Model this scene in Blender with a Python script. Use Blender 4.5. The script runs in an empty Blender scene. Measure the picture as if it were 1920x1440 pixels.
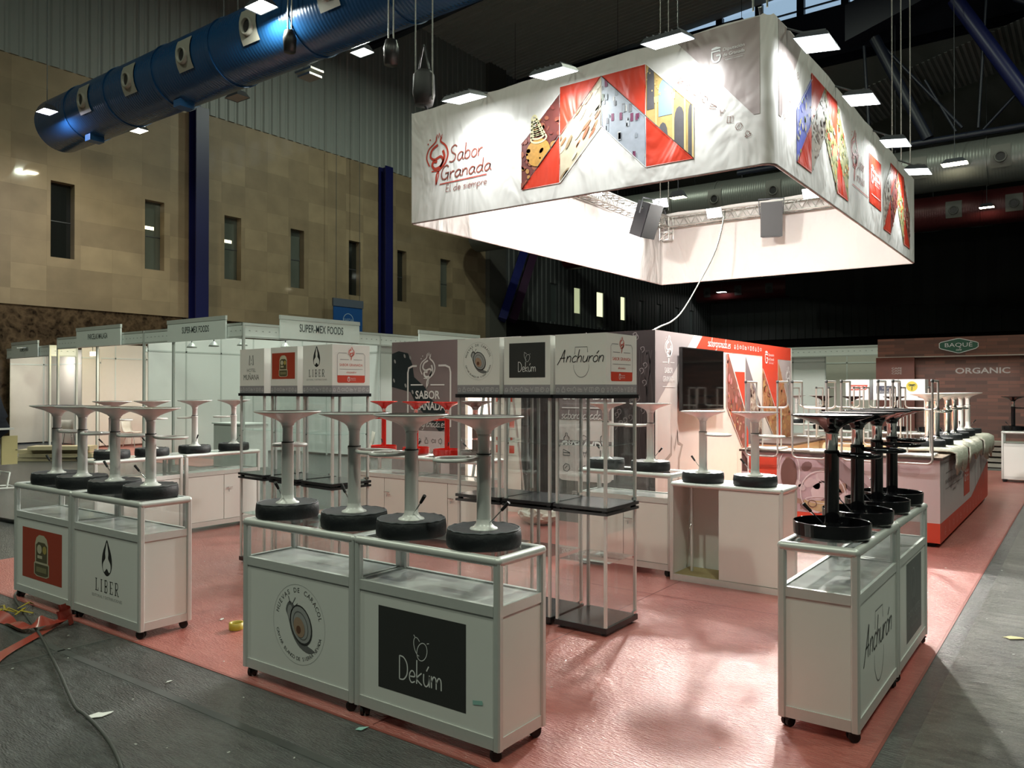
import bpy, math, random
from mathutils import Vector, Matrix
random.seed(7)
SC = bpy.context.scene
COL = SC.collection
PI = math.pi
# ---------------- camera, world, exposure ----------------
cam_d = bpy.data.cameras.new('camera'); cam = bpy.data.objects.new('camera', cam_d); COL.objects.link(cam)
cam_d.sensor_fit = 'HORIZONTAL'; cam_d.sensor_width = 36.0; cam_d.lens = 36.0 * 1479.5 / 1920.0
cam_d.clip_start = 0.05; cam_d.clip_end = 300
cam.location = (0, 0, 1.759); cam.rotation_euler = (math.radians(90.4), 0, math.radians(36.26))
SC.camera = cam
SC.view_settings.view_transform = 'Standard'
try: SC.view_settings.look = 'None'
except Exception: pass
SC.view_settings.gamma = 1.0
SC.view_settings.use_curve_mapping = False
SC.view_settings.exposure = 0.08
w = bpy.data.worlds.new('evening_sky'); SC.world = w; w.use_nodes = True
wn = w.node_tree.nodes['Background']; wn.inputs[0].default_value = (0.42, 0.60, 0.80, 1); wn.inputs[1].default_value = 0.75
SC.cycles.max_bounces = 8; SC.cycles.transparent_max_bounces = 24
SC.cycles.caustics_reflective = False; SC.cycles.caustics_refractive = False
SC.cycles.sample_clamp_indirect = 4.0; SC.cycles.use_denoising = True
SC.cycles.blur_glossy = 0.5

# ---------------- tables of light ----------------
COOL = (0.93, 1.0, 0.98); WARM = (1.0, 0.86, 0.70); HALLC = (0.90, 1.0, 0.80)
P_OUT = 15.0      # each outside flood of the canopy
P_IN = 310.0       # each inside flood
P_HALL = 700.0    # each hall high bay
# ---------------- materials ----------------
MATS = {}
def mat(name, color=(.8, .8, .8), rough=.5, metal=0., spec=.5, noise=0., nscale=8., bump=0., bscale=20., emit=None, estr=0., coat=0., coatr=.05, trans=False, alpha=1.):
    if name in MATS: return MATS[name]
    m = bpy.data.materials.new(name); m.use_nodes = True
    nt = m.node_tree; b = nt.nodes['Principled BSDF']
    b.inputs['Base Color'].default_value = (*color, 1); b.inputs['Roughness'].default_value = rough
    b.inputs['Metallic'].default_value = metal
    b.inputs['Specular IOR Level'].default_value = spec
    b.inputs['Coat Weight'].default_value = coat; b.inputs['Coat Roughness'].default_value = coatr
    tc = nt.nodes.new('ShaderNodeTexCoord')
    n = nt.nodes.new('ShaderNodeTexNoise'); n.inputs['Scale'].default_value = nscale; n.inputs['Detail'].default_value = 4
    nt.links.new(tc.outputs['Object'], n.inputs['Vector'])
    mx = nt.nodes.new('ShaderNodeMix'); mx.data_type = 'RGBA'
    k = noise if noise else .03
    mx.inputs[6].default_value = (*[max(0, c * (1 - k)) for c in color], 1)
    mx.inputs[7].default_value = (*[min(1, c * (1 + k)) for c in color], 1)
    nt.links.new(n.outputs['Fac'], mx.inputs[0]); nt.links.new(mx.outputs[2], b.inputs['Base Color'])
    if bump:
        n2 = nt.nodes.new('ShaderNodeTexNoise'); n2.inputs['Scale'].default_value = bscale; n2.inputs['Detail'].default_value = 5
        nt.links.new(tc.outputs['Object'], n2.inputs['Vector'])
        bp = nt.nodes.new('ShaderNodeBump'); bp.inputs['Strength'].default_value = bump; bp.inputs['Distance'].default_value = .02
        nt.links.new(n2.outputs['Fac'], bp.inputs['Height']); nt.links.new(bp.outputs[0], b.inputs['Normal'])
    if emit:
        b.inputs['Emission Color'].default_value = (*emit, 1); b.inputs['Emission Strength'].default_value = estr
    if alpha < 1: b.inputs['Alpha'].default_value = alpha
    MATS[name] = m
    return m
def glass_mat(name, tint=(.985, .995, .992), refl=.8, base=.05, dust=.006):
    if name in MATS: return MATS[name]
    m = bpy.data.materials.new(name); m.use_nodes = True; nt = m.node_tree; nt.nodes.clear()
    out = nt.nodes.new('ShaderNodeOutputMaterial'); tr = nt.nodes.new('ShaderNodeBsdfTransparent'); tr.inputs[0].default_value = (*tint, 1)
    gl = nt.nodes.new('ShaderNodeBsdfGlossy'); gl.inputs[0].default_value = (.95, 1, 1, 1); gl.inputs['Roughness'].default_value = .02
    df = nt.nodes.new('ShaderNodeBsdfDiffuse'); df.inputs[0].default_value = (.6, .65, .63, 1)
    fr = nt.nodes.new('ShaderNodeFresnel'); fr.inputs[0].default_value = 1.45
    ge = nt.nodes.new('ShaderNodeNewGeometry'); iv = nt.nodes.new('ShaderNodeMath'); iv.operation = 'SUBTRACT'; iv.inputs[0].default_value = 1.0; nt.links.new(ge.outputs['Backfacing'], iv.inputs[1])
    mm = nt.nodes.new('ShaderNodeMath'); mm.operation = 'MULTIPLY'; nt.links.new(iv.outputs[0], mm.inputs[1])
    ma = nt.nodes.new('ShaderNodeMath'); ma.operation = 'MULTIPLY'; ma.inputs[1].default_value = refl * 2.2; ma.use_clamp = True
    mx = nt.nodes.new('ShaderNodeMixShader'); mx2 = nt.nodes.new('ShaderNodeMixShader')
    tc = nt.nodes.new('ShaderNodeTexCoord'); n = nt.nodes.new('ShaderNodeTexNoise'); n.inputs['Scale'].default_value = 6; n.inputs['Detail'].default_value = 6
    nt.links.new(tc.outputs['Object'], n.inputs['Vector'])
    m3 = nt.nodes.new('ShaderNodeMath'); m3.operation = 'MULTIPLY'; m3.inputs[1].default_value = dust * 2
    nt.links.new(n.outputs['Fac'], m3.inputs[0])
    nt.links.new(fr.outputs[0], mm.inputs[0]); nt.links.new(mm.outputs[0], ma.inputs[0]); nt.links.new(ma.outputs[0], mx.inputs[0])
    nt.links.new(tr.outputs[0], mx2.inputs[1]); nt.links.new(df.outputs[0], mx2.inputs[2]); nt.links.new(m3.outputs[0], mx2.inputs[0])
    nt.links.new(mx2.outputs[0], mx.inputs[1]); nt.links.new(gl.outputs[0], mx.inputs[2]); nt.links.new(mx.outputs[0], out.inputs[0])
    MATS[name] = m
    return m
def emis(name, color, s):
    return mat(name, color, .4, emit=color, estr=s)
GLASS = glass_mat('clear_glass'); 
WHITE = mat('white_laminate', (.83, .83, .80), .38, noise=.02)
ALU = mat('brushed_aluminium', (.74, .75, .73), .32, .75, noise=.05, nscale=30)
ALUW = mat('satin_aluminium_profile', (.72, .73, .71), .42, .35, noise=.04, nscale=30)
CHROME = mat('chrome', (.82, .82, .82), .09, 1.)
BLK = mat('black_plastic', (.012, .012, .013), .4)
BLKLAM = mat('black_laminate', (.018, .018, .02), .2)
TRUSSM = mat('dull_truss_aluminium', (.30, .30, .28), .45, .5, noise=.2, nscale=20)
BLKGLOSS = mat('gloss_black_lacquer', (.008, .008, .010), .08)
RUBBER = mat('black_rubber', (.015, .015, .016), .6)
FABBLK = mat('black_padded_cover', (.007, .009, .012), .6, bump=.18, bscale=45)
WLAC = mat('white_lacquer', (.86, .86, .84), .28, coat=.25)
WMET = mat('white_painted_steel', (.78, .78, .76), .3)
REDLAC = mat('red_lacquer', (.62, .02, .012), .15, coat=.5)
BRNLAC = mat('taupe_lacquer', (.16, .12, .11), .2, coat=.4)
DGREY = mat('dark_grey_steel', (.05, .055, .065), .4)
INKBLK = mat('ink_black', (.015, .016, .016), .5)
INKGREY = mat('ink_grey', (.16, .16, .16), .5)
INKLGREY = mat('ink_light_grey', (.38, .38, .38), .5)
INKRED = mat('ink_red', (.60, .055, .025), .45, noise=.03)
INKLRED = mat('ink_soft_red', (.62, .16, .13), .5)
INKWHITE = mat('ink_white', (.82, .82, .82), .45)
INKMAUVE = mat('ink_mauve_grey', (.235, .190, .195), .5, noise=.03)
INKSTRIP = mat('ink_strip_grey', (.30, .29, .31), .5)
INKCHAR = mat('ink_charcoal', (.035, .036, .035), .5)
INKTEAL = mat('ink_slate', (.02, .03, .035), .5)

# ---------------- mesh building ----------------
class MB:
    def __init__(s): s.v = []; s.f = []; s.m = []; s.sm = []; s.mats = []
    def mi(s, m):
        if m not in s.mats: s.mats.append(m)
        return s.mats.index(m)
    def add(s, vs, fs, m, smooth=False, M=None):
        o = len(s.v); k = s.mi(m)
        if M is not None: vs = [M @ Vector(p) for p in vs]
        s.v += [tuple(p) for p in vs]
        for f in fs: s.f.append([o + i for i in f]); s.m.append(k); s.sm.append(smooth)
        return s
    def box(s, c, d, m, M=None, rz=0):
        x, y, z = [q / 2 for q in d]
        vs = [Vector((a * x, b * y, e * z)) for e in (-1, 1) for b in (-1, 1) for a in (-1, 1)]
        if rz:
            R = Matrix.Rotation(rz, 3, 'Z'); vs = [R @ v for v in vs]
        vs = [v + Vector(c) for v in vs]
        return s.add(vs, [(0, 2, 3, 1), (4, 5, 7, 6), (0, 1, 5, 4), (2, 6, 7, 3), (0, 4, 6, 2), (1, 3, 7, 5)], m, False, M)
    def b2(s, a, b, m, M=None):
        return s.box([(p + q) / 2 for p, q in zip(a, b)], [abs(q - p) for p, q in zip(a, b)], m, M)
    def bev(s, a, b, r, m, M=None):
        # box a..b with chamfered vertical edges
        x0, y0, z0 = a; x1, y1, z1 = b
        pts = [(x0 + r, y0), (x1 - r, y0), (x1, y0 + r), (x1, y1 - r), (x1 - r, y1), (x0 + r, y1), (x0, y1 - r), (x0, y0 + r)]
        return s.prism(pts, z0, z1, m, M)
    def prism(s, pts, z0, z1, m, M=None, smooth=False):
        n = len(pts); vs = [(x, y, z0) for x, y in pts] + [(x, y, z1) for x, y in pts]
        fs = [tuple(reversed(range(n))), tuple(range(n, 2 * n))] + [(i, (i + 1) % n, n + (i + 1) % n, n + i) for i in range(n)]
        return s.add(vs, fs, m, smooth, M)
    def tube(s, path, r, m, n=10, closed=False, M=None, caps=True, smooth=True, flat=1.0):
        P = [Vector(p) for p in path]; N = len(P); vs = []; fs = []
        rr = r if isinstance(r, (list, tuple)) else [r] * N
        prev = None
        for i in range(N):
            if closed: t = (P[(i + 1) % N] - P[i - 1])
            else: t = P[min(i + 1, N - 1)] - P[max(i - 1, 0)]
            if t.length < 1e-9: t = Vector((0, 0, 1))
            t.normalize()
            if prev is None:
                u = t.cross(Vector((0, 0, 1)))
                if u.length < 1e-3: u = t.cross(Vector((1, 0, 0)))
            else: u = prev - t * prev.dot(t)
            u.normalize(); prev = u; w_ = t.cross(u)
            for k in range(n):
                a = 2 * PI * k / n
                vs.append(P[i] + (u * math.cos(a) + w_ * math.sin(a) * flat) * rr[i])
        M_ = N if closed else N - 1
        for i in range(M_):
            for k in range(n):
                j = (i + 1) % N
                fs.append((i * n + k, i * n + (k + 1) % n, j * n + (k + 1) % n, j * n + k))
        s.add(vs, fs, m, smooth, M)
        if caps and not closed:
            s.add(vs[:n], [tuple(reversed(range(n)))], m, False, M); s.add(vs[-n:], [tuple(range(n))], m, False, M)
        return s
    def cyl(s, a, b, r, m, n=16, M=None, r2=None):
        return s.tube([a, b], [r, r if r2 is None else r2], m, n, M=M)
    def lathe(s, prof, m, n=32, M=None, c=(0, 0, 0), smooth=True):
        vs = []; fs = []
        for (r, z) in prof:
            for k in range(n):
                a = 2 * PI * k / n; vs.append((c[0] + r * math.cos(a), c[1] + r * math.sin(a), c[2] + z))
        for i in range(len(prof) - 1):
            for k in range(n):
                fs.append((i * n + k, i * n + (k + 1) % n, (i + 1) * n + (k + 1) % n, (i + 1) * n + k))
        return s.add(vs, fs, m, smooth, M)
    def build(s, name, parent=None, loc=None, rz=None, fix=False):
        me = bpy.data.meshes.new(name); me.from_pydata(s.v, [], s.f)
        for m in s.mats: me.materials.append(m)
        me.polygons.foreach_set('material_index', s.m); me.polygons.foreach_set('use_smooth', s.sm)
        me.update()
        o = bpy.data.objects.new(name, me); COL.objects.link(o)
        if parent: o.parent = parent
        if loc: o.location = loc
        if rz: o.rotation_euler = (0, 0, rz)
        return o
def tag(o, label, cat=None, group=None, kind=None):
    if label: o['label'] = label
    if cat: o['category'] = cat
    if group: o['group'] = group
    if kind: o['kind'] = kind
    return o
def thing(name, label, cat, loc=(0, 0, 0), rz=0, group=None):
    o = bpy.data.objects.new(name, None); COL.objects.link(o); o.location = loc; o.rotation_euler = (0, 0, rz)
    o.empty_display_size = .1
    return tag(o, label, cat, group)
def struct(o): o['kind'] = 'structure'; return o
def copy_tree(o, parent=None):
    c = o.copy(); COL.objects.link(c)
    c.parent = parent
    for ch in list(o.children): copy_tree(ch, c)
    return c
def dup(root, loc, rz=0, label=None, group=None):
    c = copy_tree(root); c.location = loc; c.rotation_euler = (0, 0, rz)
    if label: c['label'] = label
    if group: c['group'] = group
    return c
def area(name, loc, target, size, power, color, parent=None, spread=PI, sy=None):
    d = bpy.data.lights.new(name, 'AREA'); d.energy = power; d.color = color; d.size = size; d.spread = spread
    if sy: d.shape = 'RECTANGLE'; d.size_y = sy
    o = bpy.data.objects.new(name, d); COL.objects.link(o); o.location = loc
    v = Vector(target) - Vector(loc); o.rotation_euler = v.to_track_quat('-Z', 'Y').to_euler()
    if parent: o.parent = parent
    return o

# ---------------- flat printing on panels ----------------
class Fr:
    """a printed face: origin, right and up vectors; layers step off the face"""
    def __init__(s, o, u, v, step=.0006):
        s.o = Vector(o); s.u = Vector(u).normalized(); s.v = Vector(v).normalized(); s.n = s.u.cross(s.v); s.st = step
    def p(s, x, y, l=1): return s.o + s.u * x + s.v * y + s.n * (s.st * l)
def poly(mb, fr, pts, m, l=1):
    vs = [fr.p(x, y, l) for x, y in pts]; mb.add(vs, [tuple(range(len(vs)))], m)
def rect(mb, fr, x0, y0, x1, y1, m, l=1): poly(mb, fr, [(x0, y0), (x1, y0), (x1, y1), (x0, y1)], m, l)
def rrect(x0, y0, x1, y1, r, n=5, corners=(1, 1, 1, 1)):
    out = []
    for k, (cx, cy, a0) in enumerate(((x0 + r, y0 + r, PI), (x1 - r, y0 + r, 1.5 * PI), (x1 - r, y1 - r, 0), (x0 + r, y1 - r, .5 * PI))):
        if corners[k]: out += [(cx + r * math.cos(a0 + i * PI / 2 / n), cy + r * math.sin(a0 + i * PI / 2 / n)) for i in range(n + 1)]
        else: out.append(((x0, y0), (x1, y0), (x1, y1), (x0, y1))[k])
    return out
def smooth_line(pts, k=5, closed=False):
    if len(pts) < 3: return pts
    out = []; n = len(pts)
    rng = range(n) if closed else range(n - 1)
    for i in rng:
        if closed: p0, p1, p2, p3 = pts[i - 1], pts[i], pts[(i + 1) % n], pts[(i + 2) % n]
        else: p0, p1, p2, p3 = pts[max(i - 1, 0)], pts[i], pts[i + 1], pts[min(i + 2, n - 1)]
        for j in range(k):
            t = j / k
            out.append(tuple(.5 * (2 * b + (c - a) * t + (2 * a - 5 * b + 4 * c - d) * t * t + (3 * b - a - 3 * c + d) * t ** 3) for a, b, c, d in zip(p0, p1, p2, p3)))
    if not closed: out.append(pts[-1])
    return out
def stroke(mb, fr, pts, w_, m, l=1, sm=True, closed=False, taper=False):
    P = smooth_line(pts, 5, closed) if sm else list(pts)
    if closed: P = P + [P[0]]
    n = len(P); L = []; R = []
    for i in range(n):
        a = P[max(i - 1, 0)]; b = P[min(i + 1, n - 1)]
        if closed and i in (0, n - 1): a = P[-2]; b = P[1]
        dx, dy = b[0] - a[0], b[1] - a[1]; d = math.hypot(dx, dy) or 1e-9
        h = w_ / 2 * ((.35 + .65 * math.sin(PI * i / (n - 1))) if taper else 1)
        L.append((P[i][0] - dy / d * h, P[i][1] + dx / d * h)); R.append((P[i][0] + dy / d * h, P[i][1] - dx / d * h))
    vs = [fr.p(x, y, l) for x, y in L] + [fr.p(x, y, l) for x, y in R]
    mb.add(vs, [(n + i, n + i + 1, i + 1, i) for i in range(n - 1)], m)
GL = {  # handwriting strokes, x-height .5
 'a': (.52, [[(.42,.42),(.25,.5),(.08,.35),(.05,.12),(.18,0),(.35,.15),(.42,.45)], [(.42,.45),(.4,.15),(.5,0)]]),
 'b': (.48, [[(.06,1),(.05,.5),(.05,.02)], [(.05,.3),(.2,.5),(.38,.4),(.38,.12),(.2,0),(.05,.08)]]),
 'c': (.42, [[(.38,.42),(.25,.5),(.08,.35),(.06,.12),(.2,0),(.38,.08)]]),
 'd': (.54, [[(.42,.42),(.25,.5),(.08,.35),(.05,.12),(.18,0),(.35,.12),(.43,.4)], [(.45,1),(.43,.4),(.42,.12),(.5,0)]]),
 'e': (.46, [[(.06,.25),(.38,.28),(.34,.45),(.2,.5),(.07,.35),(.07,.12),(.2,0),(.4,.08)]]),
 'g': (.5, [[(.42,.42),(.25,.5),(.08,.35),(.06,.15),(.18,.02),(.38,.15),(.42,.45)], [(.42,.45),(.4,-.2),(.25,-.38),(.08,-.3)]]),
 'h': (.46, [[(.06,1),(.05,0)], [(.05,.25),(.2,.48),(.35,.4),(.37,0)]]),
 'i': (.22, [[(.1,.5),(.1,.1),(.16,0)], [(.1,.66),(.12,.7)]]),
 'k': (.44, [[(.06,1),(.05,0)], [(.36,.5),(.06,.22),(.38,0)]]),
 'l': (.24, [[(.1,1),(.08,.4),(.1,.08),(.2,.02)]]),
 'm': (.74, [[(.05,.5),(.05,0)], [(.05,.25),(.18,.48),(.32,.4),(.34,0)], [(.34,.25),(.48,.48),(.62,.4),(.64,0)]]),
 'n': (.46, [[(.05,.5),(.05,0)], [(.05,.25),(.2,.48),(.35,.4),(.37,0)]]),
 'o': (.46, [[(.22,.5),(.06,.35),(.06,.12),(.2,0),(.38,.12),(.38,.38),(.22,.5)]]),
 'p': (.48, [[(.05,.5),(.05,0),(.03,-.4)], [(.05,.3),(.2,.5),(.38,.4),(.38,.12),(.2,0),(.05,.1)]]),
 'r': (.36, [[(.05,.5),(.06,0)], [(.06,.25),(.18,.45),(.34,.46)]]),
 's': (.4, [[(.34,.44),(.18,.5),(.08,.38),(.3,.2),(.28,.04),(.04,.03)]]),
 'u': (.48, [[(.05,.5),(.05,.15),(.18,0),(.34,.12),(.4,.45)], [(.4,.5),(.4,0)]]),
 'A': (.66, [[(.0,-.2),(.2,.35),(.38,1),(.42,.5),(.5,0)], [(.12,.32),(.55,.36)]]),
 'S': (.56, [[(.5,.88),(.32,1),(.1,.85),(.15,.6),(.42,.4),(.4,.12),(.2,0),(.0,.05)]]),
 'G': (.62, [[(.52,.85),(.35,1),(.12,.8),(.03,.4),(.12,.06),(.32,0),(.48,.15),(.52,.42)], [(.3,.42),(.56,.44)], [(.52,.42),(.5,-.1)]]),
 'E': (.5, [[(.06,1),(.05,0)], [(.06,.98),(.42,1)], [(.06,.5),(.36,.52)], [(.05,.0),(.44,.02)]]),
 'D': (.66, [[(.07,1),(.07,0)], [(.07,1),(.35,.96),(.56,.7),(.56,.3),(.35,.04),(.07,0)]]),
 'f': (.3, [[(.3,.95),(.18,1),(.12,.8),(.12,0)], [(.0,.5),(.28,.52)]]),
 '.': (.2, [[(.06,.0),(.1,.03)]]), ' ': (.3, []),
}
GL['ó'] = (GL['o'][0], GL['o'][1] + [[(.22,.64),(.36,.86)]]); GL['ú'] = (GL['u'][0], GL['u'][1] + [[(.22,.64),(.36,.86)]])
def hand(mb, fr, s, x, y, size, m, w_=.06, l=1, slant=.15, xs=1.0, center=False):
    W = sum(GL[c][0] for c in s) * size * xs
    if center: x -= W / 2
    for c in s:
        a, st = GL[c]
        for q in st: stroke(mb, fr, [(x + (px * xs + py * slant) * size, y + py * size) for px, py in q], w_ * size, m, l)
        x += a * size * xs
    return W
_tc = {}
def text_geo(s, bold=0.):
    key = (s, bold)
    if key in _tc: return _tc[key]
    c = bpy.data.curves.new('lettering', 'FONT'); c.body = s; c.size = 1; c.align_x = 'CENTER'; c.offset = bold; c.resolution_u = 3
    o = bpy.data.objects.new('lettering', c); COL.objects.link(o)
    dg = bpy.context.evaluated_depsgraph_get(); me = o.evaluated_get(dg).to_mesh()
    g = ([tuple(v.co[:2]) for v in me.vertices], [tuple(p.vertices) for p in me.polygons])
    o.evaluated_get(dg).to_mesh_clear(); bpy.data.objects.remove(o); bpy.data.curves.remove(c)
    _tc[key] = g
    return g
def text(mb, fr, s, x, y, h, m, l=1, width=None, bold=0., rot=0.):
    vs, fs = text_geo(s, bold)
    if not vs: return
    xs = [v[0] for v in vs]; W = max(xs) - min(xs); cx = (max(xs) + min(xs)) / 2
    sx = h / .7 if width is None else width / W
    sy = h / .7; ca, sa = math.cos(rot), math.sin(rot)
    out = []
    for a, b in vs:
        a = (a - cx) * sx; b = b * sy
        out.append(fr.p(x + a * ca - b * sa, y + a * sa + b * ca, l))
    mb.add(out, fs, m)
def arc_text(mb, fr, s, cx, cy, R, h, m, a0, a1, l=1, inside=False):
    n = len(s)
    for i, ch in enumerate(s):
        if ch == ' ': continue
        a = a0 + (a1 - a0) * (i + .5) / n
        text(mb, fr, ch, cx + R * math.cos(a), cy + R * math.sin(a), h, m, l, rot=(a - PI / 2) if not inside else (a + PI / 2))
def ell(cx, cy, a, b, n=24, a0=0, a1=2 * PI, rot=0.):
    out = []
    full = abs(a1 - a0 - 2 * PI) < 1e-6
    for i in range(n if full else n + 1):
        t = a0 + (a1 - a0) * i / n; x, y = a * math.cos(t), b * math.sin(t)
        out.append((cx + x * math.cos(rot) - y * math.sin(rot), cy + x * math.sin(rot) + y * math.cos(rot)))
    return out
# ---- the marks seen in the hall
def m_pom(mb, fr, x, y, h, m, w_=.04, l=1):     # swirl pomegranate on a stem, (x,y) = foot, h = height
    q = lambda pts: [(x + a * h, y + b * h) for a, b in pts]
    stroke(mb, fr, q([(-.22,.42),(-.3,.6),(-.24,.78),(-.06,.9),(-.02,.98),(-.03,1.0)]), w_ * h, m, l)
    stroke(mb, fr, q([(.12,.98),(.1,.9),(.24,.78),(.3,.6),(.22,.42),(.06,.3),(-.02,.2),(-.03,.0)]), w_ * h * 1.3, m, l)
    stroke(mb, fr, q([(-.03,1.0),(.0,1.06),(.03,.98),(.06,1.08),(.09,.99),(.14,1.04),(.12,.97)]), w_ * h * .8, m, l, sm=False)
    stroke(mb, fr, q([(.02,.84),(-.14,.76),(-.19,.62),(-.08,.54),(.1,.58),(.16,.48),(.08,.36)]), w_ * h * 1.6, m, l)
    stroke(mb, fr, q([(.16,.70),(.2,.55),(.1,.38),(-.06,.34),(-.14,.42),(-.1,.5),(.0,.48)]), w_ * h * 1.8, m, l)
    stroke(mb, fr, q([(-.16,.30),(.02,.28),(.04,.2),(-.03,.0)]), w_ * h * .7, m, l)
    for a, b in ((-.2,.98),(-.26,.9)): poly(mb, fr, ell(x + a * h, y + b * h, .018 * h, .018 * h, 8), m, l)
def m_card(mb, fr, cx, cy, W, H, m, mred, l=1, foot=True, txt=INKLRED):   # the framed tasting card sign
    x0, x1, y0, y1 = cx - W / 2, cx + W / 2, cy - H / 2, cy + H / 2; t = .012 * H + .0015
    r = .06 * W
    stroke(mb, fr, [(cx - .16 * W, y1), (x0 + r, y1), (x0, y1 - r), (x0, y0 + (.22 * H if foot else r))], t, m, l, sm=False)
    stroke(mb, fr, [(cx + .16 * W, y1), (x1 - r, y1), (x1, y1 - r), (x1, y0 + (.22 * H if foot else r))], t, m, l, sm=False)
    m_pom(mb, fr, cx, y1 - .24 * H, .42 * H, txt, .05, l + 1)
    for a, b in ((x0 + .1 * W, cx - .08 * W), (cx + .08 * W, x1 - .1 * W)): rect(mb, fr, a, y1 - .22 * H - t / 2, b, y1 - .22 * H + t / 2, m, l)
    text(mb, fr, 'SABOR GRANADA', cx, y1 - .44 * H, .085 * H, txt, l, width=.84 * W, bold=.01)
    rect(mb, fr, x0 + .08 * W, y1 - .55 * H, x1 - .08 * W, y1 - .55 * H + t * .8, m, l)
    hand(mb, fr, 'saborgranada.es', cx, y1 - .67 * H, .07 * H, txt, .1, l, center=True, xs=.9)
    if foot:
        poly(mb, fr, rrect(x0, y0, x1, y0 + .25 * H, .05 * W, corners=(1, 1, 0, 0)), mred, l)
        m_dip(mb, fr, cx - .13 * W, y0 + .05 * H, .15 * H, INKWHITE, l + 1, small=True)
def m_dip(mb, fr, x, y, h, m, l=1, small=False):    # shield like G with two lines of lettering
    stroke(mb, fr, [(x + .55 * h, y + .62 * h), (x + .55 * h, y + .72 * h), (x, y + .72 * h), (x, y + .25 * h), (x + .12 * h, y + .04 * h), (x + .3 * h, y), (x + .48 * h, y + .06 * h), (x + .58 * h, y + .3 * h), (x + .58 * h, y + .42 * h), (x + .3 * h, y + .42 * h)], .12 * h, m, l, sm=False)
    poly(mb, fr, [(x - .02 * h, y + .84 * h), (x + .6 * h, y + .84 * h), (x + .6 * h, y + .92 * h), (x + .3 * h, y + 1.02 * h), (x - .02 * h, y + .95 * h)], m, l)
    text(mb, fr, 'Diputación', x + 1.5 * h, y + .6 * h, .22 * h, m, l, width=1.45 * h)
    text(mb, fr, 'de Granada', x + 1.5 * h, y + .24 * h, .22 * h, m, l, width=1.45 * h)
    rect(mb, fr, x + .8 * h, y + .12 * h, x + 2.25 * h, y + .13 * h, m, l)
    if not small: text(mb, fr, 'TURISMO Y COMERCIO', x + 1.5 * h, y - .05 * h, .09 * h, m, l, width=1.2 * h)
def m_liber(mb, fr, cx, cy, s, m=INKBLK, l=1, back=WHITE):
    poly(mb, fr, [(cx + a * s, cy + b * s) for a, b in smooth_line([(0,.47),(-.06,.38),(-.135,.24),(-.16,.09),(-.12,-.04),(0,-.11),(.12,-.04),(.16,.09),(.135,.24),(.06,.38)], 3, True)], m, l)
    poly(mb, fr, [(cx + a * s, cy + b * s) for a, b in smooth_line([(0,.43),(-.03,.34),(-.05,.25),(-.045,.17),(-.115,.09),(-.12,.0),(-.075,-.05),(0,.01),(.075,-.05),(.12,.0),(.115,.09),(.045,.17),(.05,.25),(.03,.34)], 3, True)], back, l + 1)
    def ser(x, ch, h=.2, wd=.1, y=-.38):
        t = .022; th = .010
        R = lambda a, b, c, d: rect(mb, fr, cx + (x + a) * s, cy + (y + b) * s, cx + (x + c) * s, cy + (y + d) * s, m, l)
        if ch in 'LIBER': R(.015, 0, .015 + t, h); R(0, 0, .055, th); R(0, h - th, .055, h)
        if ch == 'L': R(.03, 0, wd, th); R(wd - th, 0, wd, .05)
        if ch == 'E': R(.03, 0, wd, th); R(wd - th, 0, wd, .05); R(.03, h - th, wd, h); R(wd - th, h - .045, wd, h); R(.03, h / 2 - th / 2, wd - .02, h / 2 + th / 2)
        if ch == 'B':
            for y0, y1 in ((0, h / 2), (h / 2, h)):
                stroke(mb, fr, [(cx + (x + a) * s, cy + (y + b) * s) for a, b in ((.03, y1 - .005), (.075, y1 - .005), (.095, (y0 + y1) / 2), (.075, y0 + .005), (.03, y0 + .005))], .014 * s, m, l)
        if ch == 'R':
            stroke(mb, fr, [(cx + (x + a) * s, cy + (y + b) * s) for a, b in ((.03, h - .005), (.075, h - .005), (.095, .75 * h), (.075, h / 2), (.03, h / 2))], .014 * s, m, l)
            stroke(mb, fr, [(cx + (x + .05) * s, cy + (y + h / 2) * s), (cx + (x + .1) * s, cy + y * s), (cx + (x + .125) * s, cy + y * s)], .018 * s, m, l, sm=False)
    for x, ch in ((-.37, 'L'), (-.2, 'I'), (-.08, 'B'), (.09, 'E'), (.25, 'R')): ser(x, ch)
    text(mb, fr, 'EDITORIAL Y DISTRIBUCIONES', cx, cy - .48 * s, .045 * s, INKLGREY, l, width=.95 * s)
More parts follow.
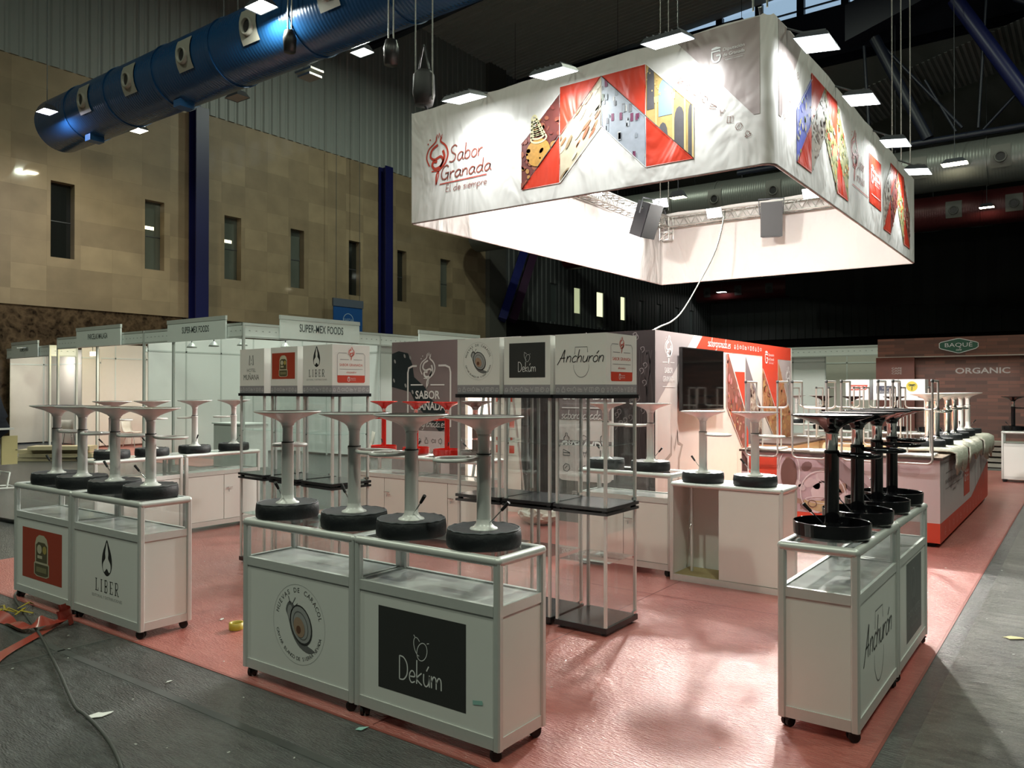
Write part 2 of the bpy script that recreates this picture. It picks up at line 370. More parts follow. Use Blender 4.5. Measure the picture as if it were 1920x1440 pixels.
def m_snail(mb, fr, cx, cy, s, l=1):
    for a0, a1 in ((0, 2 * PI),): stroke(mb, fr, ell(cx, cy, .5 * s, .5 * s, 40), .004 * s, INKLGREY, l, sm=False, closed=True)
    arc_text(mb, fr, 'HUEVAS DE CARACOL', cx, cy, .40 * s, .06 * s, INKCHAR, PI * .93, PI * .07, l)
    arc_text(mb, fr, 'CAVIAR BLANCO DE SIERRA NEVADA', cx, cy, .45 * s, .045 * s, INKCHAR, PI * 1.08, PI * 1.92, l, inside=True)
    q = lambda pts: [(cx + a * s, cy + b * s) for a, b in pts]
    poly(mb, fr, q(smooth_line([(-.2,.06),(-.25,.16),(-.18,.27),(-.08,.22),(-.02,.1),(.12,-.2),(.3,-.28),(.2,-.33),(.02,-.28),(-.12,-.14)], 3, True)), INKGREY, l)
    poly(mb, fr, q(smooth_line([(-.21,.1),(-.2,.2),(-.14,.22),(-.1,.12),(-.14,.02)], 3, True)), INKLGREY, l + 1)
    poly(mb, fr, ell(cx + .05 * s, cy, .2 * s, .26 * s, 24, rot=.5), INKCHAR, l + 1)
    poly(mb, fr, ell(cx + .05 * s, cy + .005 * s, .18 * s, .235 * s, 24, rot=.5), INKLGREY, l + 2)
    stroke(mb, fr, ell(cx + .045 * s, cy - .005 * s, .13 * s, .18 * s, 20, rot=.5), .012 * s, INKGREY, l + 3, sm=False, closed=True)
    poly(mb, fr, ell(cx + .02 * s, cy - .03 * s, .1 * s, .13 * s, 20, rot=.5), mat('ink_sand', (.40, .27, .19), .5), l + 4)
    poly(mb, fr, ell(cx + .01 * s, cy - .06 * s, .045 * s, .05 * s, 14), mat('ink_brown', (.16, .07, .04), .5), l + 5)
    stroke(mb, fr, q([(-.16,.24),(-.2,.33)]), .014 * s, INKGREY, l, sm=False); stroke(mb, fr, q([(-.12,.24),(-.06,.33)]), .014 * s, INKGREY, l, sm=False)
    stroke(mb, fr, q([(-.1,.2),(-.02,.26)]), .01 * s, INKGREY, l, sm=False)
def m_dekum(mb, fr, x0, y0, x1, y1, l=1):
    rect(mb, fr, x0, y0, x1, y1, INKCHAR, l); W = x1 - x0; H = y1 - y0; cx = (x0 + x1) / 2
    hand(mb, fr, 'Dekúm', cx, y0 + .17 * H, .28 * H, INKWHITE, .06, l + 1, slant=0, xs=.76 * W / H * .86, center=True)
    stroke(mb, fr, ell(cx + .02 * W, y0 + .56 * H, .055 * W, .11 * H, 20, rot=-.35), .007 * W, INKWHITE, l + 1, sm=False, closed=True)
    stroke(mb, fr, ell(cx - .03 * W, y0 + .61 * H, .04 * W, .11 * H, 14, .5, 4.6, rot=.3), .007 * W, INKWHITE, l + 1, sm=False)
    stroke(mb, fr, [(cx - .075 * W, y0 + .74 * H), (cx - .055 * W, y0 + .71 * H)], .007 * W, INKWHITE, l + 1, sm=False)
    stroke(mb, fr, [(cx + .075 * W, y0 + .67 * H), (cx + .1 * W, y0 + .68 * H)], .007 * W, INKWHITE, l + 1, sm=False)
def m_anch(mb, fr, cx, cy, W, l=1):
    hand(mb, fr, 'Anchurón', cx, cy - .06 * W, .21 * W, INKBLK, .07, l + 1, slant=.25, xs=1.12, center=True)
    s = W
    stroke(mb, fr, [(cx - .11 * s, cy + .07 * s), (cx - .10 * s, cy + .19 * s), (cx + .13 * s, cy + .19 * s), (cx + .14 * s, cy + .1 * s)], .010 * s, INKGREY, l, sm=False)
    stroke(mb, fr, [(cx - .13 * s, cy - .1 * s), (cx - .12 * s, cy - .2 * s), (cx - .05 * s, cy - .29 * s), (cx + .03 * s, cy - .31 * s), (cx + .11 * s, cy - .27 * s), (cx + .16 * s, cy - .17 * s), (cx + .16 * s, cy - .1 * s)], .010 * s, INKGREY, l, taper=True)
def m_munana(mb, fr, cx, cy, s, l=1):
    stroke(mb, fr, [(cx - .09 * s, cy + .1 * s), (cx - .07 * s, cy + .34 * s), (cx, cy + .2 * s), (cx + .07 * s, cy + .34 * s), (cx + .09 * s, cy + .1 * s)], .024 * s, INKCHAR, l, sm=False)
    stroke(mb, fr, [(cx - .06 * s, cy + .1 * s), (cx, cy + .16 * s), (cx + .06 * s, cy + .1 * s)], .012 * s, INKGREY, l, sm=False)
    text(mb, fr, 'HOTEL', cx, cy - .06 * s, .08 * s, INKGREY, l, width=.38 * s)
    text(mb, fr, 'MUÑANA', cx, cy - .25 * s, .13 * s, INKCHAR, l, width=.68 * s)
def m_bottle(mb, fr, x0, y0, x1, y1, l=1):
    rect(mb, fr, x0, y0, x1, y1, mat('ink_brick_red', (.40, .05, .022), .5, noise=.03), l)
    W = x1 - x0; H = y1 - y0; cx = (x0 + x1) / 2; cr = mat('ink_cream', (.55, .50, .36), .5); og = mat('ink_olive', (.10, .085, .04), .5); gd = mat('ink_mustard', (.42, .32, .08), .5)
    q = lambda pts: [(cx + a * W, y0 + b * H) for a, b in pts]
    poly(mb, fr, q([(-.19,.12),(-.19,.34),(-.165,.36),(-.165,.72),(-.13,.84),(-.06,.9),(.06,.9),(.13,.84),(.165,.72),(.165,.36),(.19,.34),(.19,.12),(.12,.08),(-.12,.08)]), cr, l + 1)
    poly(mb, fr, q([(-.17,.13),(-.17,.33),(.17,.33),(.17,.13),(.1,.10),(-.1,.10)]), og, l + 2)
    poly(mb, fr, q([(-.14,.37),(-.14,.70),(-.08,.76),(.08,.76),(.14,.70),(.14,.37)]), og, l + 2)
    poly(mb, fr, ell(cx - .05 * W, y0 + .62 * H, .06 * W, .09 * H, 16), cr, l + 3)
    poly(mb, fr, ell(cx + .08 * W, y0 + .62 * H, .05 * W, .08 * H, 16), gd, l + 3)
    rect(mb, fr, cx - .1 * W, y0 + .44 * H, cx + .02 * W, y0 + .5 * H, cr, l + 3)
    rect(mb, fr, cx - .13 * W, y0 + .17 * H, cx + .13 * W, y0 + .27 * H, mat('ink_moss', (.22, .20, .10), .5), l + 3)
ICONS = [
 [[(.1,.3),(.3,.1),(.7,.1),(.9,.3),(.1,.3)], [(.3,.3),(.25,.6),(.5,.8),(.75,.6),(.7,.3)]],
 [[(.2,.1),(.2,.5),(.4,.7),(.4,.95),(.6,.95),(.6,.7),(.8,.5),(.8,.1),(.2,.1)]],
 [[(.1,.5),(.4,.8),(.75,.6),(.95,.8),(.95,.2),(.75,.4),(.4,.2),(.1,.5)]],
 [[(.5,.1),(.2,.3),(.2,.7),(.5,.9),(.8,.7),(.8,.3),(.5,.1)], [(.5,.9),(.6,1)]],
 [[(.1,.2),(.9,.2),(.9,.5),(.1,.8),(.1,.2)], [(.1,.5),(.9,.45)]],
 [[(.2,.9),(.5,.1),(.8,.9)], [(.35,.55),(.65,.55)]],
 [[(.15,.15),(.85,.15),(.85,.85),(.15,.85),(.15,.15)], [(.5,.15),(.5,.85)]],
 [[(.2,.2),(.1,.6),(.4,.9),(.8,.8),(.9,.4),(.6,.1),(.2,.2)], [(.3,.4),(.6,.7)]],
]
def icon(mb, fr, k, x, y, s, m, w_, l=1, rot=0.):
    ca, sa = math.cos(rot), math.sin(rot)
    for q in ICONS[k % len(ICONS)]:
        stroke(mb, fr, [(x + ((a - .5) * ca - (b - .5) * sa) * s, y + ((a - .5) * sa + (b - .5) * ca) * s) for a, b in q], w_, m, l, sm=False)
def strip(mb, fr, x0, y0, x1, y1, l=1, n=9):
    rect(mb, fr, x0, y0, x1, y1, INKSTRIP, l); h = y1 - y0
    for i in range(n): icon(mb, fr, i, x0 + (x1 - x0) * (i + .5) / n, (y0 + y1) / 2, h * .6, mat('ink_icon_pale', (.52, .51, .53), .5), h * .09, l + 1)
# ================= the hall =================
def node_mat(name):
    m = bpy.data.materials.new(name); m.use_nodes = True; nt = m.node_tree
    return m, nt, nt.nodes['Principled BSDF'], lambda t: nt.nodes.new('ShaderNode' + t), nt.links.new
def floor_mat(name, c1, c2, r0, r1, bump, scale_streak=6., fleck=.4):
    m, nt, b, N, L = node_mat(name)
    tc = N('TexCoord'); n1 = N('TexNoise'); n1.inputs['Scale'].default_value = 1.3; n1.inputs['Detail'].default_value = 8; n1.inputs['Roughness'].default_value = .65
    mp = N('Mapping'); mp.inputs['Scale'].default_value = (1, 4.5, 1); mp.inputs['Rotation'].default_value = (0, 0, .5)
    L(tc.outputs['Object'], mp.inputs['Vector']); L(tc.outputs['Object'], n1.inputs['Vector'])
    n2 = N('TexNoise'); n2.inputs['Scale'].default_value = scale_streak; n2.inputs['Detail'].default_value = 6; L(mp.outputs[0], n2.inputs['Vector'])
    ad = N('Math'); ad.operation = 'MULTIPLY'; L(n1.outputs['Fac'], ad.inputs[0]); L(n2.outputs['Fac'], ad.inputs[1])
    cr = N('ValToRGB'); cr.color_ramp.elements[0].position = .14; cr.color_ramp.elements[1].position = .50
    cr.color_ramp.elements[0].color = (*c1, 1); cr.color_ramp.elements[1].color = (*c2, 1)
    L(ad.outputs[0], cr.inputs[0])
    nf = N('TexNoise'); nf.inputs['Scale'].default_value = 70; nf.inputs['Detail'].default_value = 2; L(mp.outputs[0], nf.inputs['Vector'])
    rf = N('ValToRGB'); rf.color_ramp.elements[0].position = .60; rf.color_ramp.elements[1].position = .72; L(nf.outputs['Fac'], rf.inputs[0])
    mf = N('Math'); mf.operation = 'MULTIPLY'; mf.inputs[1].default_value = fleck; L(rf.outputs[0], mf.inputs[0])
    mm = N('Mix'); mm.data_type = 'RGBA'; L(mf.outputs[0], mm.inputs[0]); L(cr.outputs[0], mm.inputs[6]); mm.inputs[7].default_value = (*[min(1, c * 2.0 + .05) for c in c2], 1)
    L(mm.outputs[2], b.inputs['Base Color'])
    mr = N('MapRange'); mr.inputs['To Min'].default_value = r0; mr.inputs['To Max'].default_value = r1; L(n2.outputs['Fac'], mr.inputs['Value']); L(mr.outputs[0], b.inputs['Roughness'])
    n3 = N('TexNoise'); n3.inputs['Scale'].default_value = 55; n3.inputs['Detail'].default_value = 3; L(mp.outputs[0], n3.inputs['Vector'])
    n4 = N('TexVoronoi'); n4.inputs['Scale'].default_value = 28; L(mp.outputs[0], n4.inputs['Vector'])
    a2 = N('Math'); a2.operation = 'ADD'; L(n3.outputs['Fac'], a2.inputs[0]); L(n4.outputs['Distance'], a2.inputs[1])
    bp = N('Bump'); bp.inputs['Strength'].default_value = bump; bp.inputs['Distance'].default_value = .012; L(a2.outputs[0], bp.inputs['Height']); L(bp.outputs[0], b.inputs['Normal'])
    b.inputs['Coat Weight'].default_value = .9; b.inputs['Coat Roughness'].default_value = .15
    L(bp.outputs[0], b.inputs['Coat Normal'])
    return m
M_FLOOR = floor_mat('scuffed_grey_floor', (.034, .038, .038), (.14, .15, .145), .28, .55, .7)
M_CARPET = floor_mat('red_floor_under_film', (.39, .085, .065), (.55, .19, .16), .34, .55, .5)
f = MB(); f.b2((-36, -24, -.3), (30, 69.3, -.004), M_FLOOR); struct(f.build('floor'))
M_FILM = floor_mat('dusty_film_with_glare', (.07, .075, .07), (.27, .28, .25), .25, .5, 1.0, 4., .5)  # real film; its paler colour also carries the glare of the lamps
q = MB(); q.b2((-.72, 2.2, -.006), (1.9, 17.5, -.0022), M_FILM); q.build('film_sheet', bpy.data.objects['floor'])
f = MB(); f.b2((-9.1, 2.90, -.004), (-.85, 20, .0), M_CARPET); cp = f.build('red_carpet')
tag(cp, 'red film covered carpet of the central tasting stand', 'carpet')
FS = mat('film_seam_grey', (.075, .078, .075), .6)
for a, b in (((-9, 2.48, -.005), (1.5, 2.53, -.0025)), ((-5.62, .6, -.005), (-5.60, 2.9, -.0025)), ((.25, 2, -.005), (.27, 19, -.0025))):
    q = MB(); q.b2(a, b, FS); q.build('film_seam', bpy.data.objects['floor'])
# joints in the carpet and floor
sj = MB(); dk = mat('carpet_seam', (.12, .03, .025), .6)
for x in (-3.05,): sj.b2((x, 2.92, -.001), (x + .006, 8.9, .0006), dk)
for y in (6.2,): sj.b2((-9, y, -.001), (-.9, y + .006, .0006), dk)
sj.build('seam', cp)
f = MB()
for a, b in (((-9.1, 2.885, -.004), (-.85, 2.90, -.001)), ((-.85, 2.9, -.004), (-.835, 20, -.001))): f.b2(a, b, mat('carpet_edge_tape', (.26, .07, .055), .5))
f.build('edge_tape', cp)
f = MB(); f.b2((-26.5, 11.6, -.004), (-20.4, 17.5, .0), M_CARPET); f.b2((-23, 10.3, -.004), (-16.4, 11.6, .0), M_CARPET)
tag(f.build('red_carpet'), 'red carpet inside the white booths by the left wall', 'carpet')
# ---- left wall
m, nt, b, N, L = node_mat('travertine_cladding')
tc = N('TexCoord'); sp = N('SeparateXYZ'); cb = N('CombineXYZ'); L(tc.outputs['Object'], sp.inputs[0]); L(sp.outputs['Y'], cb.inputs['X']); L(sp.outputs['Z'], cb.inputs['Y'])
br = N('TexBrick'); br.offset = 0; br.inputs['Scale'].default_value = 1; br.inputs['Brick Width'].default_value = 1.09; br.inputs['Row Height'].default_value = .84
br.inputs['Mortar Size'].default_value = .004; br.inputs['Color1'].default_value = (.44, .34, .21, 1); br.inputs['Color2'].default_value = (.31, .235, .145, 1); br.inputs['Mortar'].default_value = (.3, .23, .14, 1)
L(cb.outputs[0], br.inputs['Vector'])
nz = N('TexNoise'); nz.inputs['Scale'].default_value = 1.2; nz.inputs['Detail'].default_value = 6; L(cb.outputs[0], nz.inputs['Vector'])
mx = N('Mix'); mx.data_type = 'RGBA'; mx.blend_type = 'MULTIPLY'; mx.inputs[0].default_value = .5; L(br.outputs['Color'], mx.inputs[6]); L(nz.outputs['Fac'], mx.inputs[7])
L(mx.outputs[2], b.inputs['Base Color']); b.inputs['Roughness'].default_value = .55; b.inputs['Coat Weight'].default_value = .45; b.inputs['Coat Roughness'].default_value = .05
M_TRAV = m
M_REVEAL = mat('travertine_reveal', (.33, .28, .20), .5, noise=.15)
m, nt, b, N, L = node_mat('brown_marble'); tc = N('TexCoord'); v = N('TexVoronoi'); v.inputs['Scale'].default_value = 4.5; nz = N('TexNoise'); nz.inputs['Scale'].default_value = 2.2; nz.inputs['Detail'].default_value = 9
L(tc.outputs['Object'], nz.inputs['Vector']); L(nz.outputs['Color'], v.inputs['Vector'])
cr = N('ValToRGB'); cr.color_ramp.elements[0].color = (.018, .012, .008, 1); cr.color_ramp.elements[1].color = (.11, .075, .045, 1); cr.color_ramp.elements[0].position = .1; cr.color_ramp.elements[1].position = .75
L(v.outputs['Distance'], cr.inputs[0]); L(cr.outputs[0], b.inputs['Base Color']); b.inputs['Roughness'].default_value = .12
M_MARBLE = m
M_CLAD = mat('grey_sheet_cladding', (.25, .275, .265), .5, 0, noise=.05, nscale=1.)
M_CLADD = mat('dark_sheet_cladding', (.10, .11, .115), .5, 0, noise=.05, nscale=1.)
M_ROOF = mat('dark_roof_sheet', (.42, .44, .42), .7, noise=.1)
M_STEELD = mat('dark_blue_steel', (.006, .009, .022), .45)
M_BLUE = mat('cobalt_painted_steel', (.008, .014, .16), .35)
M_VOID = mat('matt_black', (.004, .004, .004), .9)
wins = [(12.11, 12.88), (15.37, 16.12), (18.67, 19.44), (21.92, 22.64), (25.25, 25.98), (28.46, 29.11), (31.71, 32.54)]
def holed(mb, x, y0, y1, z0, z1, ws, wz0, wz1, m, t=.4, rev=M_REVEAL):
    ys = [y0] + [q for w_ in ws for q in w_] + [y1]
    for i in range(0, len(ys), 2): mb.b2((x - t, ys[i], z0), (x, ys[i + 1], z1), m)
    for a, b_ in ws:
        mb.b2((x - t, a, z0), (x, b_, wz0), m); mb.b2((x - t, a, wz1), (x, b_, z1), m)
f = MB(); holed(f, -28, -6, 35.6, 4.52, 12.58, wins, 6.2, 8.76, M_TRAV)
wl = struct(f.build('wall_left'))
f = MB(); f.b2((-28.4, -6, 0), (-28.05, 35.6, 4.52), M_MARBLE); struct(f.build('wall_left_base'))
def corr(mb, x, y0, y1, z0, z1, m, pitch=.42, d=.05, holes=(), hz=(0, 0)):
    n = int((y1 - y0) / pitch)
    mb.b2((x - .2, y0, z0), (x - d, y1, z1), m) if not holes else holed(mb, x - d, y0, y1, z0, z1, holes, hz[0], hz[1], m, .15)
    for i in range(n):
        a = y0 + i * pitch
        segs = [(z0, z1)]
        if any(h[0] - .3 < a < h[1] + .1 for h in holes): segs = [(z0, hz[0]), (hz[1], z1)]
        for s0, s1 in segs:
            mb.add([(x - d, a, s0), (x, a + .06, s0), (x, a + pitch - .14, s0), (x - d, a + pitch - .08, s0), (x - d, a, s1), (x, a + .06, s1), (x, a + pitch - .14, s1), (x - d, a + pitch - .08, s1)],
                   [(0, 1, 5, 4), (1, 2, 6, 5), (2, 3, 7, 6), (0, 3, 2, 1)], m)
f = MB(); corr(f, -27.95, -6, 37, 12.58, 21.2, M_CLAD); struct(f.build('wall_left_upper'))
fw = [(42.4, 43.1), (45.14, 46.1), (48.2, 49.24), (51.6, 52.5), (54.6, 55.5), (57.7, 58.6), (61.2, 62.), (64.2, 65.)]
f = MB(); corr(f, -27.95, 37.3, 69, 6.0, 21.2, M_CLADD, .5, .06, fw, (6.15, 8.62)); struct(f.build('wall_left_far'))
f = MB(); f.b2((-28.2, 35.6, 0), (-28.0, 69, 6.0), M_VOID); f.b2((-28.4, 35.6, 0), (-27.7, 37.2, 21), mat('pier_paint', (.10, .10, .09), .6)); struct(f.build('trim_1'))
M_WGLASS = mat('dark_window_glass', (.012, .014, .013), .06, spec=.8)
M_WG2 = mat('dim_window_glass', (.10, .115, .10), .1, spec=.8)
for i, (a, b_) in enumerate(wins):
    f = MB(); f.b2((-28.38, a, 6.2), (-28.3, b_, 8.76), M_WGLASS if i in (0, 4, 5) else M_WG2)
    for z in (7.45,): f.b2((-28.3, a, z), (-28.28, b_, z + .03), DGREY)
    if i in (1, 2): f.b2((-28.299, a + .02, 7.72), (-28.29, b_ - .25, 7.84), emis('mirrored_lamp_glow', (1, .93, .62), 3.))  # glowing strip stands in for the lamps mirrored in the pane
    struct(f.build('window_%d' % (i + 1)))
for i, (a, b_) in enumerate(fw):
    lit = {1: (.75, .82, .48, .55), 2: (.95, 1., .62, 1.1), 3: (.95, 1., .6, 1.0)}.get(i)
    mm = emis('lit_frosted_window_%d' % i, lit[:3], lit[3]) if lit else mat('unlit_frosted_window', (.14, .17, .17), .4)
    f = MB(); f.b2((-28.2, a, 6.15), (-28.1, b_, 8.62), mm)
    if lit: f.b2((-28.09, a, 6.9), (-28.08, b_, 6.93), ALUW); f.b2((-28.09, a, 6.15), (-28.08, b_, 6.9), mat('frosted_lower_pane', (.3, .33, .3), .4))
    struct(f.build('window_%d' % (i + 8)))
# far, right and rear walls
f = MB()
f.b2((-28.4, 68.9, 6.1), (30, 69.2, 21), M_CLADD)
for i in range(70): x = -28 + i * .62; f.b2((x, 68.84, 6.1), (x + .34, 68.9, 14), M_CLADD)
struct(f.build('wall_far'))
f = MB(); f.b2((-28.4, 69.0, 0), (30, 69.3, 6.1), M_VOID); struct(f.build('wall_far_base'))
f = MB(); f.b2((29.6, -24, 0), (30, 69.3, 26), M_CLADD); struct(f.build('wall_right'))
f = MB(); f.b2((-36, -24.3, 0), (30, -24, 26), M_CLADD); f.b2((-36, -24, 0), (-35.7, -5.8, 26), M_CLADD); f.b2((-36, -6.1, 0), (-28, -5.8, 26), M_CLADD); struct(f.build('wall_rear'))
# roof: rises gently from the left eave; lower beyond the clerestory
def zr(x): return 20.55 + .063 * (x + 28)
f = MB()
f.add([(-36, -24.3, zr(-36)), (30, -24.3, zr(30)), (30, 40, zr(30)), (-36, 40, zr(-36)), (-36, -24.3, zr(-36) + .2), (30, -24.3, zr(30) + .2), (30, 40, zr(30) + .2), (-36, 40, zr(-36) + .2)], [(0, 3, 2, 1), (4, 5, 6, 7), (0, 1, 5, 4), (1, 2, 6, 5), (2, 3, 7, 6), (3, 0, 4, 7)], M_ROOF)
for i in range(150):      # sheet ribs running across
    y = -10 + i * .33
    f.add([(-28, y, zr(-28) - .05), (12, y, zr(12) - .05), (12, y + .16, zr(12) - .05), (-28, y + .16, zr(-28) - .05), (-28, y, zr(-28) + .02), (12, y, zr(12) + .02), (12, y + .16, zr(12) + .02), (-28, y + .16, zr(-28) + .02)], [(0, 3, 2, 1), (0, 1, 5, 4), (2, 3, 7, 6)], M_ROOF)
f.b2((-36, 40.3, 17.6), (30, 69.3, 17.9), M_ROOF)
struct(f.build('ceiling'))
# clerestory wall with its panes open to the sky
f = MB(); Yc = 40.15; cells = []
x = -24.; k = 0
while x < 30:
    z0 = 20.75 if x < -14.6 else (20.1 if x < -12.9 else 19.9)
    cells.append((x, x + 1.75, z0)); x += 2.1; k += 1
prev = -36
for a, b_, z0 in cells:
    zt = zr(a) - (.25 if a < -13 else .1)
    f.b2((prev, 40, 17.6), (a, 40.3, zr(prev) + .1), M_STEELD); f.b2((a, 40, 17.6), (b_, 40.3, z0), M_STEELD)
    f.b2((a, 40.1, (z0 + zt) / 2 - .03), (b_, 40.2, (z0 + zt) / 2 + .03), M_STEELD)
    prev = b_
f.b2((prev, 40, 17.6), (30, 40.3, 24.5), M_STEELD)
struct(f.build('clerestory_wall'))
for i, (a, b_, z0) in enumerate(cells[:9]):
    g = MB(); g.b2((a, 40.19, z0), (b_, 40.21, zr(a)), GLASS); struct(g.build('window_%d' % (i + 20)))
# deep girders across the hall
def girder(y, x0, x1, top, depth, label):
    g = MB(); n = 9
    for z in (0, -depth):
        g.add([(x0, y - .18, zr(x0) - top + z), (x1, y - .18, zr(x1) - top + z), (x1, y + .18, zr(x1) - top + z), (x0, y + .18, zr(x0) - top + z),
               (x0, y - .18, zr(x0) - top + z + .36), (x1, y - .18, zr(x1) - top + z + .36), (x1, y + .18, zr(x1) - top + z + .36), (x0, y + .18, zr(x0) - top + z + .36)],
              [(0, 3, 2, 1), (4, 5, 6, 7), (0, 1, 5, 4), (2, 3, 7, 6)], M_STEELD)
    N_ = int((x1 - x0) / 2.6)
    for i in range(N_):
        a = x0 + (x1 - x0) * i / N_; b_ = x0 + (x1 - x0) * (i + 1) / N_; mid = (a + b_) / 2
        g.tube([(a, y, zr(a) - top - depth + .2), (mid, y, zr(mid) - top + .15)], .09, M_STEELD, 6); g.tube([(mid, y, zr(mid) - top + .15), (b_, y, zr(b_) - top - depth + .2)], .09, M_STEELD, 6)
    o = g.build('roof_girder'); tag(o, label, 'girder', 'dark steel girders under the roof'); return o
girder(26.5, -28, 6, .5, 1.9, 'dark lattice girder crossing the roof ahead of the clerestory panes')
g = MB()
g.add([(-28, 38.6, 18.9), (-14, 38.6, 18.9), (-14, 39.4, 18.9), (-28, 39.4, 18.9), (-28, 38.6, 20.5), (-14, 38.6, 20.4), (-14, 39.4, 20.4), (-28, 39.4, 20.5)], [(0, 3, 2, 1), (4, 5, 6, 7), (0, 1, 5, 4), (2, 3, 7, 6)], M_STEELD)
g.b2((-14, 38.6, 17.4), (20, 39.4, 19.7), M_STEELD)
tag(g.build('roof_girder'), 'deep dark plate girder just below the clerestory panes', 'girder', 'dark steel girders under the roof')
# lattice truss at the right: thick blue diagonal and thin dark members
g = MB(); Yt = 32.5
for (a, b_, c, d, r, mm) in [(-3.92, 15.9, -1.2, 10.9, .28, mat('navy_painted_steel', (.006, .010, .07), .4)), (-11.6, 16.8, -7.2, 10.7, .16, M_STEELD), (-6.62, 15.2, -4.8, 11.0, .22, M_STEELD), (-6.3, 14.8, -3.7, 11.2, .06, M_STEELD),
                          (-2.93, 15.8, -3.2, 11.1, .05, M_STEELD), (-2.1, 12.0, -3.05, 11.0, .05, M_STEELD), (-2.1, 15.4, 2, 12.5, .1, M_STEELD), (-7.0, 15.0, -6.8, 11.2, .06, M_STEELD), (-4.9, 13.2, -3.9, 11.1, .05, M_STEELD)]:
    g.tube([(a, Yt, b_), (c, Yt, d)], r, mm, 6)
g.add([(-7.6, Yt - .4, 15.2), (6, Yt - .4, 19.4), (6, Yt + .4, 19.4), (-7.6, Yt + .4, 15.2), (-7.6, Yt - .4, 16.6), (6, Yt - .4, 21), (6, Yt + .4, 21), (-7.6, Yt + .4, 16.6)], [(0, 3, 2, 1), (4, 5, 6, 7), (0, 1, 5, 4), (2, 3, 7, 6), (0, 4, 7, 3), (1, 2, 6, 5)], M_STEELD)
g.tube([(-12, Yt, 10.9), (8, Yt, 10.9)], .12, M_STEELD, 6)
tag(g.build('roof_truss'), 'lattice roof truss with one thick blue diagonal above the right ducts', 'truss')
# pale underside of the lower roof bay seen between the truss members
g = MB(); g.add([(-14, 35, 12.7), (12, 35, 19.1), (12, 39.5, 19.1), (-14, 39.5, 12.7)], [(0, 3, 2, 1), (0, 1, 2, 3)], mat('roof_bay_sheet', (.28, .29, .28), .6, noise=.1))
for i in range(130):
    x = -14 + i * .2; z = 12.7 + (x + 14) * 6.4 / 26
    g.b2((x, 35, z - .015), (x + .1, 39.5, z), MATS['roof_bay_sheet'])
o = g.build('ceiling_bay'); struct(o)
M_NAVYC = mat('navy_column_paint', (.006, .008, .075), .4)
# blue wall columns
for y0, y1, lab in ((17.08, 17.62, 'tall blue steel column on the stone wall, nearest the blue duct'), (27.1, 27.6, 'tall blue steel column on the stone wall, left of the hanging banner box')):
    g = MB(); ym = (y0 + y1) / 2
    g.b2((-27.95, y0, .0), (-27.9, y1, 12.6), M_NAVYC); g.b2((-27.5, y0, .0), (-27.45, y1, 12.6), M_NAVYC); g.b2((-27.9, ym - .03, 0), (-27.5, ym + .03, 12.6), M_NAVYC)
    tag(g.build('steel_column'), lab, 'column', 'blue wall columns')
for (pa, pb, mm, lab) in (((-27.5, 41., 14.5), (-27.5, 36.5, 5.8), M_BLUE, 'slanting blue brace at the end of the stone wall'), ((-27.4, 41.9, 14.5), (-27.4, 37.4, 5.8), mat('plum_painted_steel', (.045, .012, .05), .4), 'slanting plum brace right of the blue brace')):
    g = MB(); g.tube([pa, pb], .34, mm, 4, smooth=False); tag(g.build('wall_brace'), lab, 'brace')
# hanging blue sign in front of the stone wall
t = thing('hanging_sign', 'blue hanging sign with a pale round emblem behind the white booths', 'sign', (-27.2, 24.5, 0))
g = MB(); g.b2((-.05, -.86, 4.2), (0, .86, 5.6), mat('sign_blue', (.015, .08, .27), .4)); g.build('panel', t)
g = MB(); g.b2((-.06, -.9, 5.5), (.03, .9, 5.85), mat('sign_grey_top', (.09, .11, .15), .5)); g.build('top_band', t)
fr = Fr((.0, 0, 4.65), (0, 1, 0), (0, 0, 1), .004); g = MB(); pale = mat('ink_pale_blue', (.30, .42, .55), .5)
stroke(g, fr, ell(0, .25, .3, .3, 30), .03, pale, 1, sm=False, closed=True); text(g, fr, 'FAEDA', 0, .2, .13, pale, 1); g.build('emblem', t)
g = MB()
for s in (-1, 1): g.tube([(-.02, .7 * s, 5.85), (-.02, .7 * s, 20.6)], .012, DGREY, 5)
g.build('hanger', t)
